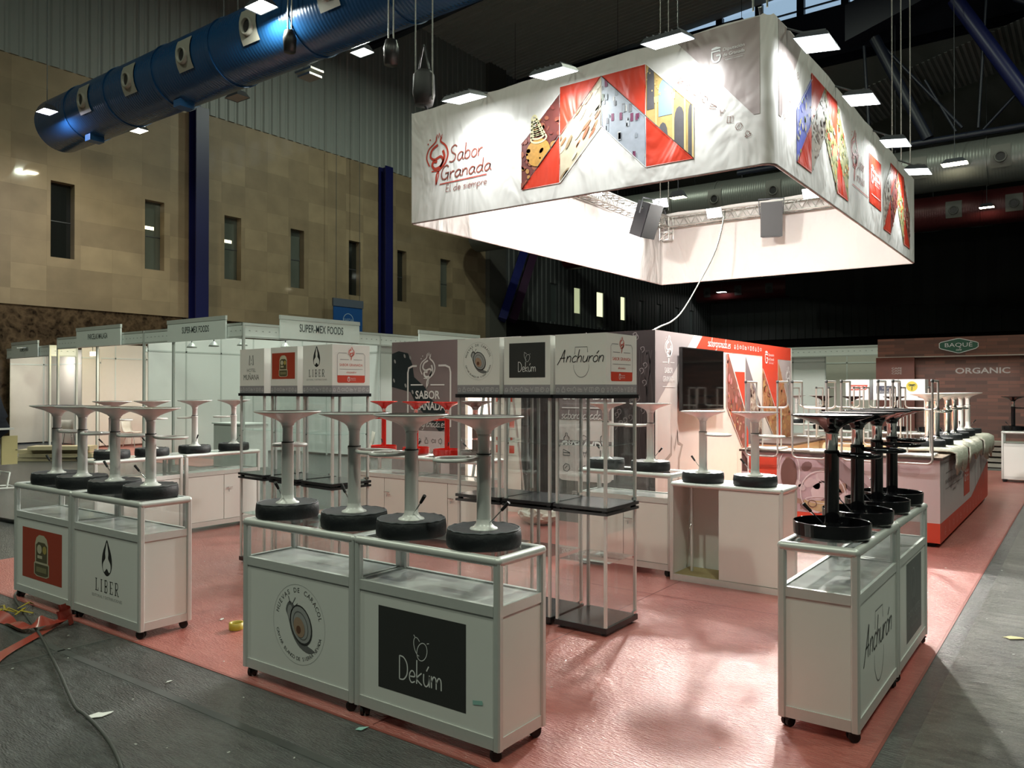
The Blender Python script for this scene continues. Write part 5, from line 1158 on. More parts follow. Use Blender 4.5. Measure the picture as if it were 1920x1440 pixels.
GL1 = mat('ink_glass_line', (.62, .55, .56), .5); WN = mat('ink_wine_brown', (.13, .06, .05), .5); WN2 = mat('ink_wine_gold', (.42, .30, .16), .5, noise=.4, nscale=20)
poly(g, fr, ell(-3.0, .72, .10, .2, 20), WN, 6); stroke(g, fr, ell(-3.0, .74, .13, .27, 24), .012, GL1, 7, sm=False, closed=True)
poly(g, fr, ell(-2.6, .42, .22, .13, 20, PI, 2 * PI), WN2, 6); stroke(g, fr, ell(-2.6, .5, .26, .28, 26, rot=.2), .012, GL1, 7, sm=False, closed=True); stroke(g, fr, ell(-2.6, .43, .2, .04, 20), .008, GL1, 7, sm=False, closed=True); stroke(g, fr, ell(-2.72, .38, .05, .04, 14), .01, WN, 8, sm=False, closed=True)
poly(g, fr, [(-2.75, .97), (-2.45, .97), (-1.95, .50), (-2.15, .5)], mat('ink_plum_grey', (.24, .17, .18), .5), 6)
poly(g, fr, [(-2.5, .97), (-2.3, .97), (-1.7, .3), (-1.9, .3)], mat('ink_plum_light', (.42, .32, .34), .5), 5)
poly(g, fr, [(-2.25, .5), (-2.15, .27), (-2.45, .27)], INKRED, 7)
poly(g, fr, rrect(-1.95, .78, -1.55, .9, .05), mat('ink_pink_ghost', (.52, .42, .44), .5), 2)
g.build('front_print', bar)
g = MB(); fr = Fr((BX, 0, 0), (0, 1, 0), (0, 0, 1), .002)
rect(g, fr, BY, .27, 14.8, .97, mat('ink_cool_pink', (.55, .49, .52), .4)); rect(g, fr, BY, .05, 14.8, .27, INKRED, 1)
poly(g, fr, [(12.6, .27), (14.8, .27), (14.8, .62)], INKRED, 2)
m_card(g, fr, 10.95, .64, 1.7, .56, INKMAUVE, INKRED, 2, foot=False, txt=INKMAUVE); rect(g, fr, 11.85, .36, 12.45, .93, INKRED, 2); m_dip(g, fr, 11.92, .55, .18, INKWHITE, 3)
for i in range(12): icon(g, fr, i, 10.2 + .33 * i, .16, .13, mat('ink_pink_line', (.72, .35, .3), .5), .01, 3)
for i in range(4): rect(g, fr, 13.1 + .35 * i, .30, 13.12 + .35 * i, .97, INKMAUVE, 3)
g.build('side_print', bar)
t = thing('work_counter', 'cream work counter with a dark top inside the bar', 'counter', (0, 0, 0))
g = MB(); g.b2((-4.2, 13.9, 0), (-2.0, 14.4, .90), CRM); g.build('body', t); g = MB(); g.b2((-4.25, 13.85, .90), (-1.95, 14.45, .935), EDG); g.b2((-4.24, 13.86, .935), (-1.96, 14.44, .938), TOP); g.build('worktop', t)
for k in range(4):
    g = MB(); g.b2((-4.17 + .54 * k, 13.885, .1), (-3.66 + .54 * k, 13.9, .86), mat('cream_door', (.74, .68, .46), .4)); d = g.build('door', t); g = MB(); g.tube([(-3.72 + .54 * k, 13.87, .6), (-3.72 + .54 * k, 13.87, .72)], .006, CHROME, 6); g.build('handle', d)
t = thing('back_bar_shelf', 'dark topped cream cabinet against the television wall', 'counter', (0, 0, 0))
g = MB(); g.b2((SX1 + .03, 12.3, .0), (SX1 + .65, 13.8, .9), CRM); g.build('body', t); g = MB(); g.b2((SX1 + .03, 12.25, .9), (SX1 + .7, 13.82, .93), EDG); g.build('worktop', t)
# ---- upturned tube frame stools on the bar
def sled(label, loc, rz=0, group='upturned tube frame stools on the bar'):
    """stool lying upside down: seat frame at z=0, feet at the top"""
    t = thing('tube_stool', label, 'stool', loc, rz, group); TB = mat('satin_tube', (.60, .585, .56), .3, .7)
    g = MB(); s = .19
    for a, b_ in ((-s, s),): pass
    g.tube([(-s, -s, .014), (s, -s, .014), (s, s, .014), (-s, s, .014)], .013, TB, 8, closed=True); g.b2((-s + .02, -s + .02, .004), (s - .02, s - .02, .016), mat('seat_pad_white', (.74, .73, .70), .5)); g.build('seat', t)
    def U(y, z0, z1, w_, r=.05):
        return [(-w_, y, z1), (-w_, y, z0 + r), (-w_ + r * .3, y, z0 + r * .3), (-w_ + r, y, z0), (w_ - r, y, z0), (w_ - r * .3, y, z0 + r * .3), (w_, y, z0 + r), (w_, y, z1)]
    g = MB(); g.tube(U(-.235, -.075, .85, .20), .0125, TB, 8); g.build('back_frame', t)
    g = MB(); g.tube(U(.17, .52, .85, .20), .0115, TB, 8); g.build('footrest_frame', t)
    for sx in (-1, 1):
        g = MB(); g.tube([(.2 * sx, -.235, .85), (.2 * sx, .17, .85)], .0125, TB, 8); g.lathe([(.016, -.01), (.016, .022), (0, .024)], BLK, 10, c=(.2 * sx, -.235, .845)); g.build('runner', t)
        g = MB(); g.tube([(.12 * sx, .165, .52), (.12 * sx, .16, .02)], .009, TB, 8); g.build('leg', t)
    return t
s0 = sled('leftmost upturned tube stool on the bar front', (-3.32, 10.03, 1.004))
for x, lab in ((-2.74, 'second upturned tube stool on the bar front'), (-2.17, 'third upturned tube stool on the bar front, behind black stools'), (-1.615, 'rightmost upturned tube stool on the bar corner')): dup(s0, (x, 10.03, 1.004), .0, lab)
for x, lab in ((-3.95, 'upturned tube stool far left on the inner work counter'), (-3.35, 'second upturned tube stool on the inner work counter'), (-2.8, 'third upturned tube stool on the inner work counter'), (-2.25, 'last upturned tube stool on the inner work counter')): dup(s0, (x, 14.06, .939), .0, lab, 'upturned tube frame stools on the work counter')
# ---- towels and pale stools on the side arm of the bar
TW = mat('cream_towelling', (.66, .64, .55), .95, bump=.5, bscale=40)
def towel(y0, y1, label, seed, drop=.16):
    rnd = random.Random(seed); g = MB(); prof = [(-1.86, .03), (-1.84, .055), (-1.7, .045), (-1.55, .05), (-1.42, .05), (-1.33, .045), (-1.28, .01), (-1.275, -.08), (-1.285, -drop)]
    n = 14; vs = []; m_ = len(prof)
    for i in range(n + 1):
        y = y0 + (y1 - y0) * i / n; ph = math.sin(i * 1.1 + seed) * .012; dr = .05 * math.sin(i * .9 + seed * 2)
        e = .02 if 0 < i < n else .0
        for k, (x, z) in enumerate(prof): vs.append((x + (ph if k > 5 else 0), y, 1.0 + (z if e else max(.005, z * .5) if z > 0 else z) + (dr if k == m_ - 1 else 0) + ph * .5))
    g.add(vs, [(i * m_ + k, (i + 1) * m_ + k, (i + 1) * m_ + k + 1, i * m_ + k + 1) for i in range(n) for k in range(m_ - 1)], TW, True)
    o = g.build('towel'); sm = o.modifiers.new('thick', 'SOLIDIFY'); sm.thickness = .02; sm.offset = -1
    tag(o, label, 'towel', 'cream towels over the bar'); return o
towel(10.45, 11.55, 'thick cream towel folded over the near end of the side bar', 1, .2); towel(11.7, 13.3, 'second cream towel along the side bar', 2, .15); towel(13.6, 14.8, 'cream towel hanging over the far end of the side bar', 4, .25)
GC = 'pale stools standing on the towels'
c0 = stool('chrome stool on the nearest towel of the side bar', 'chrome', (-1.60, 10.75, 1.055), .5, GC)
for y, x, lab in ((11.25, -1.58, 'second chrome stool on the nearest towel'), (12.3, -1.6, 'chrome stool on the middle towel'), (12.85, -1.58, 'right chrome stool on the middle towel')): dup(c0, (x, y, 1.055), 1.2, lab)
w0 = dup(ws, (-1.6, 13.75, 1.055), 2., 'white stool on the far towel of the side bar', GC); dup(ws, (-1.58, 14.4, 1.055), 3., 'last white stool on the far towel of the side bar', GC)
# ================= stands in the background =================
BW = mat('booth_white_panel', (.82, .86, .83), .4, noise=.02); BP = mat('booth_aluminium', (.66, .71, .68), .4, .3); BF = mat('fascia_white', (.84, .90, .87), .4)
def booth(label, segs, posts, h=3.19, fh=.32, panels=(), inner=None):
    t = thing('exhibition_booth', label, 'booth', (0, 0, 0), 0, 'white modular booths')
    for (a, b_) in segs:
        g = MB(); A, B = Vector((*a, 0)), Vector((*b_, 0)); L_ = (B - A).length; rz = math.atan2(B.y - A.y, B.x - A.x); M = Matrix.Translation(A) @ Matrix.Rotation(rz, 4, 'Z')
        g.b2((0, -.02, h - fh), (L_, .02, h), BF, M); g.b2((0, -.03, h - .05), (L_, .03, h), BP, M); g.b2((0, -.03, h - fh), (L_, .03, h - fh + .04), BP, M)
        for k in range(int(L_ / .17)): g.add([(.1 + k * .17, -.022, h - .17), (.16 + k * .17, -.022, h - .18), (.15 + k * .17, -.022, h - .15)], [(0, 1, 2)], mat('fascia_marks', (.42, .48, .46), .5), False, M)
        g.build('fascia', t)
    for (x, y) in posts: g = MB(); g.bev((x - .03, y - .03, 0), (x + .03, y + .03, h), .01, BP); g.build('post', t)
    for (a, b_, m_) in panels:
        g = MB(); A, B = Vector((*a, 0)), Vector((*b_, 0)); L_ = (B - A).length; rz = math.atan2(B.y - A.y, B.x - A.x); M = Matrix.Translation(A) @ Matrix.Rotation(rz, 4, 'Z')
        g.b2((0, -.015, .05), (L_, .015, h - .05), m_, M)
        for k in range(1, int(L_ / 1.0) + 1): g.b2((k * 1.0 - .02, -.022, 0), (k * 1.0 + .02, .022, h - .05), BP, M)
        g.b2((0, -.022, h - .5), (L_, .022, h - .46), BP, M)
        g.build('wall_panel', t)
    return t
def sign(a, b_, z0, z1, txt, label, th=.12):
    A, B = Vector((*a, 0)), Vector((*b_, 0)); L_ = (B - A).length; rz = math.atan2(B.y - A.y, B.x - A.x)
    t = thing('booth_sign', label, 'sign', (*a, 0), rz, 'name signs on the white booths'); g = MB(); g.b2((0, -.07, z0), (L_, -.035, z1), BF); g.b2((-.01, -.08, z1 - .09), (L_ + .01, -.03, z1), BP); g.build('board', t)
    fr = Fr((0, -.07, 0), (1, 0, 0), (0, 0, 1), .004); g = MB(); text(g, fr, txt, L_ / 2, (z0 + z1) / 2 - th * .6, th * 1.25, mat('sign_ink', (.08, .10, .10), .5), 1, width=th * .62 * len(txt), bold=.01); g.build('lettering', t)
b1 = booth('long white booth on the far left with a lit cream opening', [((-23.1, 10.2), (-18.6, 10.2))], [(-23.1, 10.2), (-18.6, 10.2), (-20.9, 10.2)], panels=(((-24.3, 14.6), (-20.0, 14.6), mat('booth_cream_panel', (.70, .66, .60), .45)), ((-24.3, 11.4), (-24.3, 14.6), MATS['booth_cream_panel'])))
sign((-21.9, 10.2), (-19.6, 10.2), 2.88, 3.40, 'PARCELAS MALAGA', 'small name sign over the lit booth at far left', .11)
b2 = booth('white glass fronted corner booth in the left background', [((-18.55, 10.2), (-14.6, 10.2)), ((-14.6, 10.2), (-14.6, 22.0))], [(-17.3, 10.2), (-14.6, 10.2), (-14.6, 14.2), (-14.6, 18.2), (-14.6, 22)],
           panels=(((-18.6, 14.2), (-14.6, 14.2), BW), ((-18.6, 10.3), (-18.6, 14.2), BW), ((-14.65, 14.25), (-14.65, 15.5), BW), ((-18.6, 18.2), (-14.6, 18.2), mat('booth_beige_panel', (.58, .52, .42), .5)), ((-18.6, 22), (-14.6, 22), BW)))
g = MB(); g.b2((-17.2, 10.19, .1), (-14.7, 10.2, 2.85), GLASS); g.build('glass_front', b2)
sign((-17.45, 10.2), (-15.15, 10.2), 2.86, 3.37, 'SUPER-MEX FOODS', 'upright name sign on the left side of the glass corner booth', .115)
sign((-14.6, 11.1), (-14.6, 13.45), 2.9, 3.42, 'SUPER-MEX FOODS', 'wide name sign on the right side of the glass corner booth', .14)
sign((-14.6, 15.6), (-14.6, 18.2), 3.05, 3.36, ' ', 'blank pale sign on the booth side, behind the purple print', .1)
b3 = booth('farthest left white booth beside the marble wall', [((-27.8, 10.75), (-24.4, 10.55)), ((-24.4, 10.55), (-24.4, 11.3))], [(-24.4, 10.55), (-24.4, 11.3)], h=3.05, panels=(((-27.8, 11.9), (-24.2, 11.9), MATS['booth_cream_panel']), ((-27.75, 10.8), (-27.75, 11.9), MATS['booth_cream_panel'])))
sign((-27.2, 10.7), (-25.1, 10.58), 2.74, 3.22, 'ALIMENTARIA', 'name sign of the farthest left booth', .1)
# low glass counter, small tables and chairs in front
t = thing('pale_counter', 'pale green counter inside the glass corner booth', 'counter', (-16.3, 10.6, 0)); g = MB(); g.b2((0, 0, 0), (1.2, .6, .97), BW); g.build('body', t); g = MB(); g.b2((-.03, -.03, .97), (1.23, .63, 1.0), BF); g.build('worktop', t)
def chair(label, loc, rz):
    t = thing('shell_chair', label, 'chair', loc, rz, 'white shell chairs in the booths'); g = MB(); SH_ = mat('chair_shell', (.62, .58, .52), .4)
    prof = [(.22, .44), (.1, .45), (-.12, .43), (-.2, .46), (-.25, .60), (-.28, .82)]; vs = []
    for (y, z) in prof:
        for x in (-.2, -.1, 0, .1, .2): vs.append((x, y, z + .25 * x * x))
    g.add(vs, [(i * 5 + k, i * 5 + k + 1, (i + 1) * 5 + k + 1, (i + 1) * 5 + k) for i in range(5) for k in range(4)], SH_, True); s = g.build('shell', t); s.modifiers.new('thick', 'SOLIDIFY').thickness = .02
    for x in (-.17, .17):
        for y in (-.2, .2): g = MB(); g.tube([(x * .7, y * .6, .43), (x * 1.1, y * 1.1, 0)], .012, CHROME, 6); g.build('leg', t)
    return t
ch = chair('white shell chair alone in the farthest left booth', (-25.6, 11.6, .0), .9)
for x, y, a, lab in ((-23.6, 12.6, -1.2, 'left shell chair inside the lit booth'), (-22.6, 12.9, 1.7, 'right shell chair inside the lit booth'), (-12.9, 12.0, 2.5, 'shell chair seen behind the left glass towers')): dup(ch, (x, y, .004 if x < -20 else 0), a, lab)
t = thing('bistro_table', 'small round white table between the shell chairs', 'table', (-23.05, 13.3, .004)); g = MB(); g.lathe([(0, .72), (.35, .72), (.35, .745), (0, .745)], WHITE, 24); g.build('table_top', t); g = MB(); g.tube([(0, 0, 0), (0, 0, .72)], .03, CHROME, 10); g.lathe([(.22, 0), (.2, .02), (0, .03)], CHROME, 20); g.build('pedestal', t)
for i, (x, y, z) in enumerate([(-22.3, 12.4, 2.95), (-21.7, 12.2, 2.95), (-21.2, 11.9, 2.95), (-19.7, 10.9, 2.72), (-19.2, 10.9, 2.72), (-17.2, 10.6, 2.75), (-16.3, 10.6, 2.75), (-15.5, 10.8, 2.75), (-15.0, 11.6, 2.72), (-14.9, 16.8, 2.6)]):
    on = i in (3, 4, 9, 1)
    t = thing('spotlight', ['unlit spot at the left of the lit booth', 'small lit spot inside the lit booth', 'unlit spot at the right of the lit booth', 'left of two glowing spots under the booth fascia', 'right of two glowing spots under the booth fascia', 'first grey spot in the glass corner booth', 'second grey spot in the glass corner booth', 'third grey spot in the glass corner booth', 'dark spot behind the wide name sign', 'round lit spot left of the purple print'][i], 'spotlight', (x, y, z), 0, 'spotlights in the white booths')
    g = MB(); g.lathe([(.03, .12), (.10, .04), (.12, 0), (.11, 0), (.02, .1)], BP, 14); g.tube([(0, 0, .1), (0, 0, .25)], .012, DGREY, 5); g.build('shade', t)
    if on:
        g = MB(); g.lathe([(0, .01), (.105, .01)], emis('spot_glow', (1, .92, .75), 16), 14); g.build('bulb', t); area('spot_light', (0, 0, -.01), (0, 0, -1), .2, 22, (1, .9, .72), t)
t = thing('work_light', 'warm yellow lamp lighting the corner of the lit booth', 'lamp', (-22.6, 10.9, 2.7)); g = MB(); g.b2((-.1, -.03, 0), (.1, .03, .12), emis('warm_tube', (1, .85, .45), 8)); g.build('bulb', t); g = MB(); g.tube([(0, 0, .1), (0, 0, .4)], .012, DGREY, 6); g.build('stem', t); area('lamp_light', (-.05, 0, .0), (-4, -1, 3), .3, 16, (1, .84, .42), t)
for lx, ly, bb in ((-26, 11.2, b3), (-21.5, 12.8, b1)):  # lamp discs added where the booth fill lights sit
    g = MB(); g.lathe([(0, 2.93), (.14, 2.93), (.15, 3.0), (.05, 3.05), (0, 3.05)], BP, 16, c=(lx, ly, 0)); g.tube([(lx, ly, 3.04), (lx, ly, 3.1)], .02, BP, 6); g.tube([(lx, ly, 3.08), (lx, ly - .9, 3.0)], .02, BP, 6); sp_ = g.build('added_spot', bb); g = MB(); g.lathe([(0, 2.925), (.13, 2.925)], emis('spot_glow', (1, .92, .75), 16), 16, c=(lx, ly, 0)); g.build('bulb', sp_)
area('added_booth_fill', (-26, 11.2, 2.9), (-26, 11.6, 1), .3, 22, (1, .95, .88), b3)  # added fill, brightens the farthest left booth
area('added_booth_fill', (-21.5, 12.8, 2.9), (-21.5, 13.4, 0), .4, 34, (1, .94, .85), b1)  # added fill, brightens the inside of the cream booth
# timber on the floor
for k, (z, dx, a) in enumerate(((0, 0, .75), (.13, .1, .68), (.26, -.1, .8), (.39, .25, .72))):
    g = MB(); g.box((0, 0, .045), (1.9 - .15 * k, .45, .09), mat('pale_timber', (.52, .45, .29), .6, noise=.1), rz=0); o = g.build('timber_board', None, (-20.7 + dx, 9.15, z * .72 + .001), a)
    tag(o, ['lowest pale board of the timber pile behind the left counters', 'second pale board of the timber pile', 'third pale board of the timber pile', 'topmost pale board of the timber pile'][k], 'board', 'timber boards piled on the floor')
# things at the left edge
g = MB(); g.b2((-.02, -.13, .43), (.02, .125, .935), mat('yellow_board', (.66, .56, .28), .5, noise=.06)); g.b2((.021, .09, .68), (.03, .12, .69), DGREY)
t = thing('equipment_trolley', 'white wire trolley with a yellow board at the left picture edge', 'trolley', (-15.5, 6.03, 0), 0); p_ = g.build('yellow_board', t)
g = MB(); WR = WMET
for y in (-.55, -.12): g.tube([(.2, y, .02), (.2, y + .05, .30), (-.2, y + .05, .30), (-.25, y, .02)], .015, WR, 6)
g.tube([(.2, -.55, .05), (.22, .1, .03), (-.25, .1, .03), (-.25, -.55, .05)], .014, WR, 6); g.tube([(0, -.5, .30), (0, -.1, 1.08)], .014, WR, 6); g.b2((-.15, -.6, 1.05), (.15, .02, 1.085), WR); g.build('frame', t)
g = MB(); pts = [(-.35, 1.70), (-.12, 1.68), (-.05, 1.45), (.02, 1.29), (-.02, 1.24), (.05, 1.10), (.02, 1.0), (-.05, .96), (-.1, .90), (-.35, .9)]
M = Matrix(((0, 0, 1, 0), (1, 0, 0, 0), (0, 1, 0, 0), (0, 0, 0, 1))); g.prism(pts, -.05, .05, mat('navy_cloth', (.008, .01, .02), .9, bump=.4), M, True); o = g.build('jacket', None, (-15.45, 5.95, .0)); tag(o, 'black jacket hung over the trolley at the left edge', 'jacket')
g = MB(); g.b2((-17.4, 6.1, 0), (-17.3, 6.50, 2.55), mat('tan_board', (.42, .30, .14), .5)); tag(g.build('tall_board'), 'tall tan board standing at the left picture edge', 'board')
# ---- brick print stand at the right
m, nt, b, N, L = node_mat('brick_print'); tc = N('TexCoord'); sp = N('SeparateXYZ'); cb = N('CombineXYZ'); L(tc.outputs['Object'], sp.inputs[0]); L(sp.outputs['X'], cb.inputs['X']); L(sp.outputs['Z'], cb.inputs['Y'])
br = N('TexBrick'); br.inputs['Scale'].default_value = 1; br.inputs['Brick Width'].default_value = .5; br.inputs['Row Height'].default_value = .095; br.inputs['Mortar Size'].default_value = .006
br.inputs['Color1'].default_value = (.27, .105, .075, 1); br.inputs['Color2'].default_value = (.12, .055, .045, 1); br.inputs['Mortar'].default_value = (.13, .07, .055, 1); L(cb.outputs[0], br.inputs['Vector']); L(br.outputs['Color'], b.inputs['Base Color']); b.inputs['Roughness'].default_value = .55
M_BRICK = m
t = thing('brick_print_stand', 'coffee stand with brick print walls and a green oval sign', 'booth', (0, 24.7, 0))
g = MB(); g.b2((-4.95, 0, 0), (4, .1, 2.66), M_BRICK); g.build('lower_wall', t); g = MB(); g.b2((-4.95, -.12, 2.69), (4, .02, 3.2), M_BRICK); g.build('fascia', t)
g = MB(); g.b2((-4.95, -.13, 2.66), (4, .0, 2.69), mat('pale_seam', (.5, .42, .38), .5)); g.build('seam', t)
fr = Fr((0, -.13, 0), (1, 0, 0), (0, 0, 1), .006)
g = MB(); hx = [(-3.37, 3.03), (-3.33, 3.06), (-2.93, 3.15), (-2.87, 3.15), (-2.50, 3.05), (-2.44, 3.02), (-2.44, 2.92), (-2.50, 2.87), (-2.87, 2.76), (-2.93, 2.76), (-3.33, 2.88), (-3.37, 2.91)]
poly(g, fr, hx, mat('ink_cafe_green', (.035, .13, .085), .4)); stroke(g, fr, hx, .02, INKWHITE, 2, sm=False, closed=True); text(g, fr, 'BAQUÉ', -2.905, 2.925, .11, INKWHITE, 2, width=.66); hand(g, fr, 'cafe', -2.9, 2.82, .08, INKWHITE, .1, 2, center=True); g.build('oval_sign', t)
g = MB(); fr2 = Fr((0, 0, 0), (1, 0, 0), (0, 0, 1), .01); text(g, fr2, 'ORGANIC', -2.36, 2.20, .15, mat('pale_letters', (.48, .42, .40), .5), 1, width=1.28, bold=.02); g.build('lettering', t)
g = MB(); g.b2((-4.95, -.35, 0), (-3.96, -.30, 2.66), mat('rust_panel', (.15, .035, .02), .5, noise=.3, nscale=5)); fr3 = Fr((0, -.35, 0), (1, 0, 0), (0, 0, 1), .006)
for i in range(3): text(g, fr3, 'CAFE', -4.41, 2.33 - .07 * i, .05, mat('ink_faded', (.34, .26, .23), .5), 1, width=.26, bold=.03)
g.build('rust_panel', t)
b4 = booth('white booth left of the brick print stand', [((-12.5, 26), (-5.1, 26))], [(-12.5, 26), (-9.5, 26), (-5.12, 26)], h=3.12, panels=(((-12.5, 27.6), (-5.0, 27.6), mat('booth_sage_panel', (.52, .51, .45), .45)), ((-9.8, 26.1), (-6.8, 26.1), BW)))
# display towers and counters beyond the bar
def header(x, z0, z1, w_, fn, label):
    t = thing('display_tower', label, 'display case', (x, 17.0, 0), 0, 'white headed towers beyond the bar'); g = MB(); g.b2((0, 0, z0), (w_, .4, z1), mat('lit_white_header', (.84, .84, .88), .4)); hb = g.build('header_box', t)
    for a in (.01, w_ - .01):
        for y in (.01, .39): g = MB(); g.b2((a - .008, y - .008, 0), (a + .008, y + .008, z0), ALUW); g.build('post', t)
    g = MB(); g.b2((0, 0, 0), (w_, .4, .06), BLKLAM); g.build('base', t); g = MB(); g.b2((0, 0, .7), (w_, .4, .72), BLKLAM); g.build('shelf', t)
    fr = Fr((0, 0, 0), (1, 0, 0), (0, 0, 1), .003); g = MB(); fn(g, fr, w_, z0, z1); g.build('header_print', hb)
def h1(g, fr, w_, z0, z1): poly(g, fr, [(.07, 1.74), (w_ - .06, 1.75), (w_ - .03, 1.85), (.08, 1.85)], INKRED); text(g, fr, 'JAMONGAR', w_ / 2 + .01, 1.765, .06, INKWHITE, 2, width=w_ * .66, bold=.03)
def h2(g, fr, w_, z0, z1): rect(g, fr, .06, 1.68, w_ - .05, 1.83, ink('navy', (.02, .025, .07))); text(g, fr, 'GRANADA', w_ / 2, 1.69, .05, INKLGREY, 2, width=w_ * .6, bold=.02); text(g, fr, 'VEGA', w_ / 2, 1.765, .045, INKLGREY, 2, width=w_ * .3)
def h3(g, fr, w_, z0, z1):
    poly(g, fr, ell(w_ / 2, 1.82, .10, .10, 20), ink('yellow', (.66, .52, .04))); gr = ink('palm', (.05, .06, .02))
    stroke(g, fr, [(w_ / 2, 1.74), (w_ / 2 + .005, 1.85)], .014, gr, 2, sm=False)
    for a in (-2.8, -2.2, -.9, -.3, .4, 2.7): stroke(g, fr, [(w_ / 2, 1.85), (w_ / 2 + .07 * math.cos(a), 1.85 + .04 * math.sin(a))], .012, gr, 2, sm=False)
header(-4.03, 1.55, 1.96, .45, h1, 'white header tower with a red slanted label beyond the bar'); header(-3.51, 1.55, 1.96, .45, h2, 'white header tower with a navy label beyond the bar'); header(-3.04, 1.55, 1.96, .46, h3, 'white header tower with a yellow round label beyond the bar')
K1 = counter('white counter beyond the bar carrying two white stools', (-5.9, 18.9, 0), 0, W=1.1, D=.5, group=G1); K2 = counter('white counter beyond the bar under the dark stools', (-4.6, 16.1, 0), 0, W=1.2, D=.5, group=G1); K3 = counter('white counter at far right beyond the bar', (-3.3, 16.1, 0), 0, W=1.2, D=.5, group=G1)
for x, y, lab in ((-5.65, 19.15, 'left white stool far beyond the bar'), (-5.15, 19.15, 'right white stool far beyond the bar'), (-3.55, 18.2, 'white stool far behind the upturned stools')): dup(ws, (x, y, .97 if y > 19 else .0), 1., lab, 'white stools beyond the bar')
for x, lab in ((-4.3, 'dark stool beyond the bar left of the header towers'), (-3.75, 'second dark stool beyond the bar'), (-3.0, 'third dark stool beyond the bar'), (-2.4, 'fourth dark stool beyond the bar')): dup(bs, (x, 16.35, .97), 2.0, lab, 'dark stools beyond the bar')
K4 = counter('small white counter with a glass top standing alone at the right edge', (-1.38, 17.62, 0), 0, W=.50, D=.5, front=None, group=None, back_doors=False)
dup(bs, (-1.2, 17.85, .97), 1., 'left black stool on the lone counter at the right edge', 'black stools on the lone counter'); dup(bs, (-.98, 17.95 - .0, .97), 3., 'right black stool on the lone counter at the right edge', 'black stools on the lone counter').location = (-.80, 17.85, .97)
g = MB()
for k in range(5): g.b2((-2.1, 20.6 + .03 * k, .12 * k + .02), (-1.2, 21.3, .12 * k + .10), mat('grey_board', (.30, .28, .24), .6))
tag(g.build('panel_pile'), 'low pile of grey panels between the bar and the lone counter', 'panels')
# ---- ladder and bags by the storage opening
t = thing('step_ladder', 'aluminium step ladder by the storage room opening', 'ladder', (-6.35, 8.35, 0), .25)
for s in (-1, 1):
    g = MB(); g.tube([(.26 * s, -.45, 0), (.17 * s, 0, 1.95)], .02, ALU, 6); g.build('rail', t); g = MB(); g.tube([(.24 * s, .45, 0), (.17 * s, .02, 1.9)], .016, ALU, 6); g.build('rear_rail', t)
for k in range(6):
    z = .28 + .28 * k; f_ = 1 - z / 1.95; g = MB(); g.b2((-.17 - .09 * f_, -.45 * f_ - .04, z - .012), (.17 + .09 * f_, -.45 * f_ + .05, z + .012), ALU); g.build('step', t)
g = MB(); g.b2((-.18, -.09, 1.92), (.18, .1, 1.96), DGREY); g.build('top_platform', t)
def bag(loc, m_, label, s=(.35, .25, .22), seed=1):
    rnd = random.Random(seed); bm = bmesh_ico(3); vs = []
    for v in bm[0]:
        k = 1 + .22 * math.sin(v[0] * 7 + seed) * math.sin(v[1] * 9) + .1 * rnd.random(); vs.append((v[0] * s[0] * k, v[1] * s[1] * k, max(0, (v[2] * .9 + .75) * s[2] * k)))
    g = MB(); g.add(vs, bm[1], m_, False); o = g.build('plastic_bag', None, loc); tag(o, label, 'bag')
import bmesh
def bmesh_ico(n):
    b_ = bmesh.new(); bmesh.ops.create_icosphere(b_, subdivisions=n, radius=1); r = ([tuple(v.co) for v in b_.verts], [tuple(v.index for v in f_.verts) for f_ in b_.faces]); b_.free(); return r
bag((-5.85, 8.55, .004), mat('crumpled_plastic', (.62, .58, .50), .3), 'crumpled clear plastic bag on the floor by the storage room', (.25, .18, .14), 2)
bag((-6.7, 8.6, .004), mat('milky_plastic', (.70, .52, .48), .35), 'milky pink plastic bag beside the ladder', (.13, .13, .14), 3)
bag((-7.35, 8.4, .004), mat('white_plastic', (.74, .70, .66), .35), 'white plastic bag under the storage opening', (.16, .14, .1), 5)
# ---- small things on the floor
YEL = mat('yellow_tape', (.45, .34, .03), .45)
g = MB(); g.lathe([(.052, 0), (.052, .048), (.040, .048), (.040, 0), (.052, 0)], YEL, 28); tag(g.build('tape_roll', None, (-5.06, 3.48, .004)), 'yellow adhesive tape roll on the red carpet', 'tape')
def ribbon(path, w_, m_, name, label, cat, tw=0., kind=None, par=None):
    P = [Vector(p) for p in smooth_line([tuple(p) for p in path], 6)]; vs = []; n = len(P)
    for i in range(n):
        d = (P[min(i + 1, n - 1)] - P[max(i - 1, 0)]); d.z = 0; d.normalize() if d.length else None; s = Vector((-d.y, d.x, 0)) * w_ / 2; tz = tw * math.sin(i * .45)
        vs += [P[i] + s + Vector((0, 0, abs(tz) + (tz if tz > 0 else 0))), P[i] - s + Vector((0, 0, max(0, -tz)))]
    g = MB(); g.add(vs, [(2 * i, 2 * i + 1, 2 * i + 3, 2 * i + 2) for i in range(n - 1)], m_, True); o = g.build(name); tag(o, label, cat); return o
RT = mat('red_stretch_tape', (.42, .07, .05), .25, coat=.3)
ribbon([(-5.45, 1.95, .003), (-5.79, 2.20, .006), (-6.09, 2.57, .010), (-6.25, 2.80, .03)], .085, RT, 'red_tape_strip', 'wide red tape strip running from the left picture edge', 'tape')
ribbon([(-6.90, 2.48, .004), (-6.60, 2.56, .006), (-6.30, 2.53, .02), (-6.15, 2.62, .05), (-6.22, 2.85, .03)], .085, RT, 'red_tape_strip', 'twisted red tape strip crossing the cable near the left counters', 'tape', .03)
g = MB(); P = [(-6.20 + .055 * math.cos(a * .5) * (1 - a * .012), 2.80 + .055 * math.sin(a * .5) * (1 - a * .012), .0 + .004 * a) for a in range(26)]
vs = []
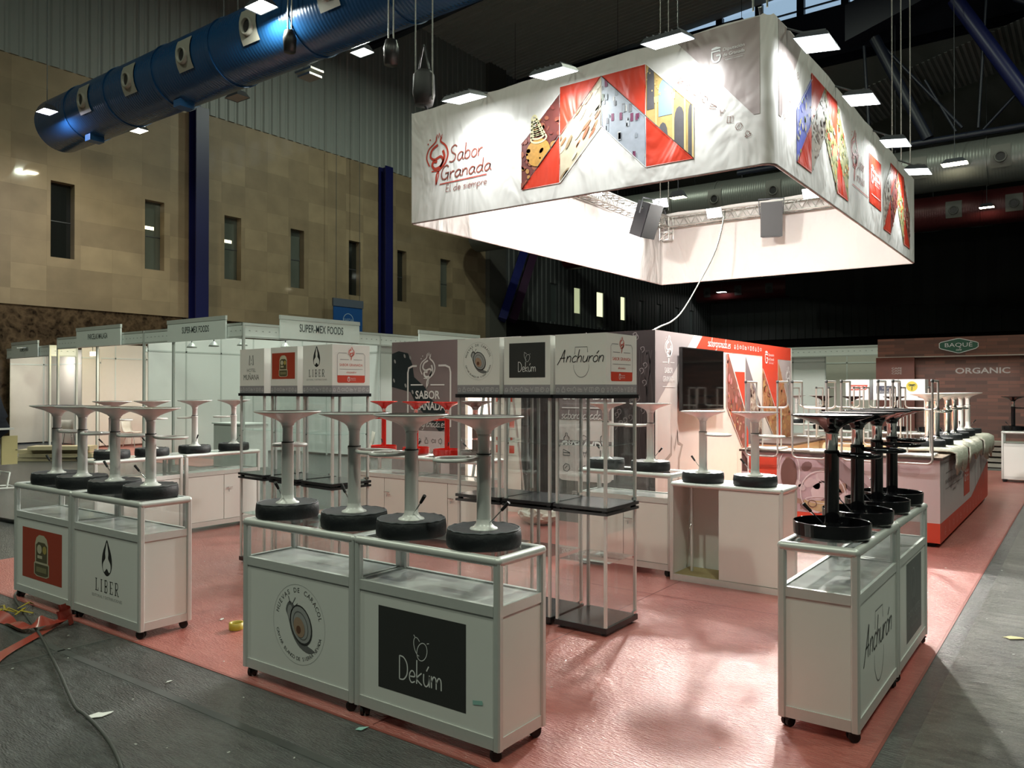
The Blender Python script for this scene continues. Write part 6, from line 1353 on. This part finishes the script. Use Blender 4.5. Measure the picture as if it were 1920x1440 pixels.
for p in P: vs += [p, (p[0] + .01, p[1] - .02, p[2] + .07)]
g.add(vs, [(2 * i, 2 * i + 1, 2 * i + 3, 2 * i + 2) for i in range(25)], RT, True); tag(g.build('tape_coil'), 'curled end of red tape beside a counter wheel', 'tape')
rnd = random.Random(5); g = MB()
for i in range(9):
    a = rnd.uniform(0, 6.28); x, y = -6.85 + rnd.uniform(-.12, .12), 2.66 + rnd.uniform(-.1, .1)
    g.tube([(x, y, .01), (x + .08 * math.cos(a), y + .08 * math.sin(a), .03 + .02 * rnd.random()), (x + .14 * math.cos(a + .6), y + .14 * math.sin(a + .6), .01)], .012, YEL, 5, flat=.3)
tag(g.build('tape_scrap'), 'crumpled yellow tape scraps at the left picture edge', 'tape')
g = MB(); P = [(-7.55, 3.02, .012), (-7.31, 2.89, .012), (-6.77, 2.74, .012), (-6.02, 2.545, .018), (-5.52, 2.40, .012), (-5.06, 2.26, .012), (-4.55, 2.10, .012), (-4.36, 2.07, .012), (-4.13, 2.03, .012), (-3.90, 1.975, .012), (-3.64, 1.89, .012), (-3.3, 1.75, .012)]
g.tube(smooth_line(P, 6), .0095, mat('floor_cable_grey', (.075, .08, .075), .45), 8); tag(g.build('floor_cable'), 'grey power cable snaking across the dark floor at lower left', 'cable')
g = MB(); g.tube([(-17.8, 3.7, .02), (-14, 4.4, .02), (-11.5, 4.5, .02), (-9.6, 4.9, .02)], .03, BLK, 6); tag(g.build('floor_cable'), 'thick black cable behind the jar picture counter', 'cable')
PT = mat('torn_paper', (.62, .64, .60), .6)
def scrap(x, y, s, m_, label, n=9, sd=1, cat='paper scrap'):
    r_ = random.Random(sd); g = MB(); pts = [(s * (.5 + .6 * r_.random()) * math.cos(2 * PI * i / n), .5 * s * (.5 + .6 * r_.random()) * math.sin(2 * PI * i / n)) for i in range(n)]
    g.prism(pts, 0, .003, m_); tag(g.build('paper_scrap', None, (x, y, .004 if y > 2.9 else .001), r_.uniform(0, 3)), label, cat)
scrap(-4.33, 2.12, .075, PT, 'torn white paper scrap beside the grey cable', sd=2); scrap(-4.48, 2.62, .025, PT, 'tiny white paper scrap near the carpet edge', sd=3); scrap(-5.36, 3.56, .03, PT, 'pale paper scrap on the carpet near the tape roll', sd=4)
scrap(-3.06, 2.84, .05, mat('mint_tape', (.35, .62, .56), .5), 'mint green tape piece on the floor in front of the counters', 4, 6); scrap(-.45, 6.6, .09, mat('straw', (.45, .42, .2), .7), 'pale wood shavings on the grey floor at right', 12, 7, 'shavings')
rnd = random.Random(9); g = MB()
for i in range(260):
    x, y = rnd.uniform(-9, .8), rnd.uniform(.6, 9)
    if -9.1 < x < -.85 and y > 2.9 and rnd.random() < .7: continue
    s = rnd.uniform(.003, .009); g.box((x, y, .005), (s * 2, s, .002), PT, rz=rnd.uniform(0, 3))
tag(g.build('litter_flecks'), 'tiny pale litter flecks scattered over the floor', 'litter', kind='stuff')
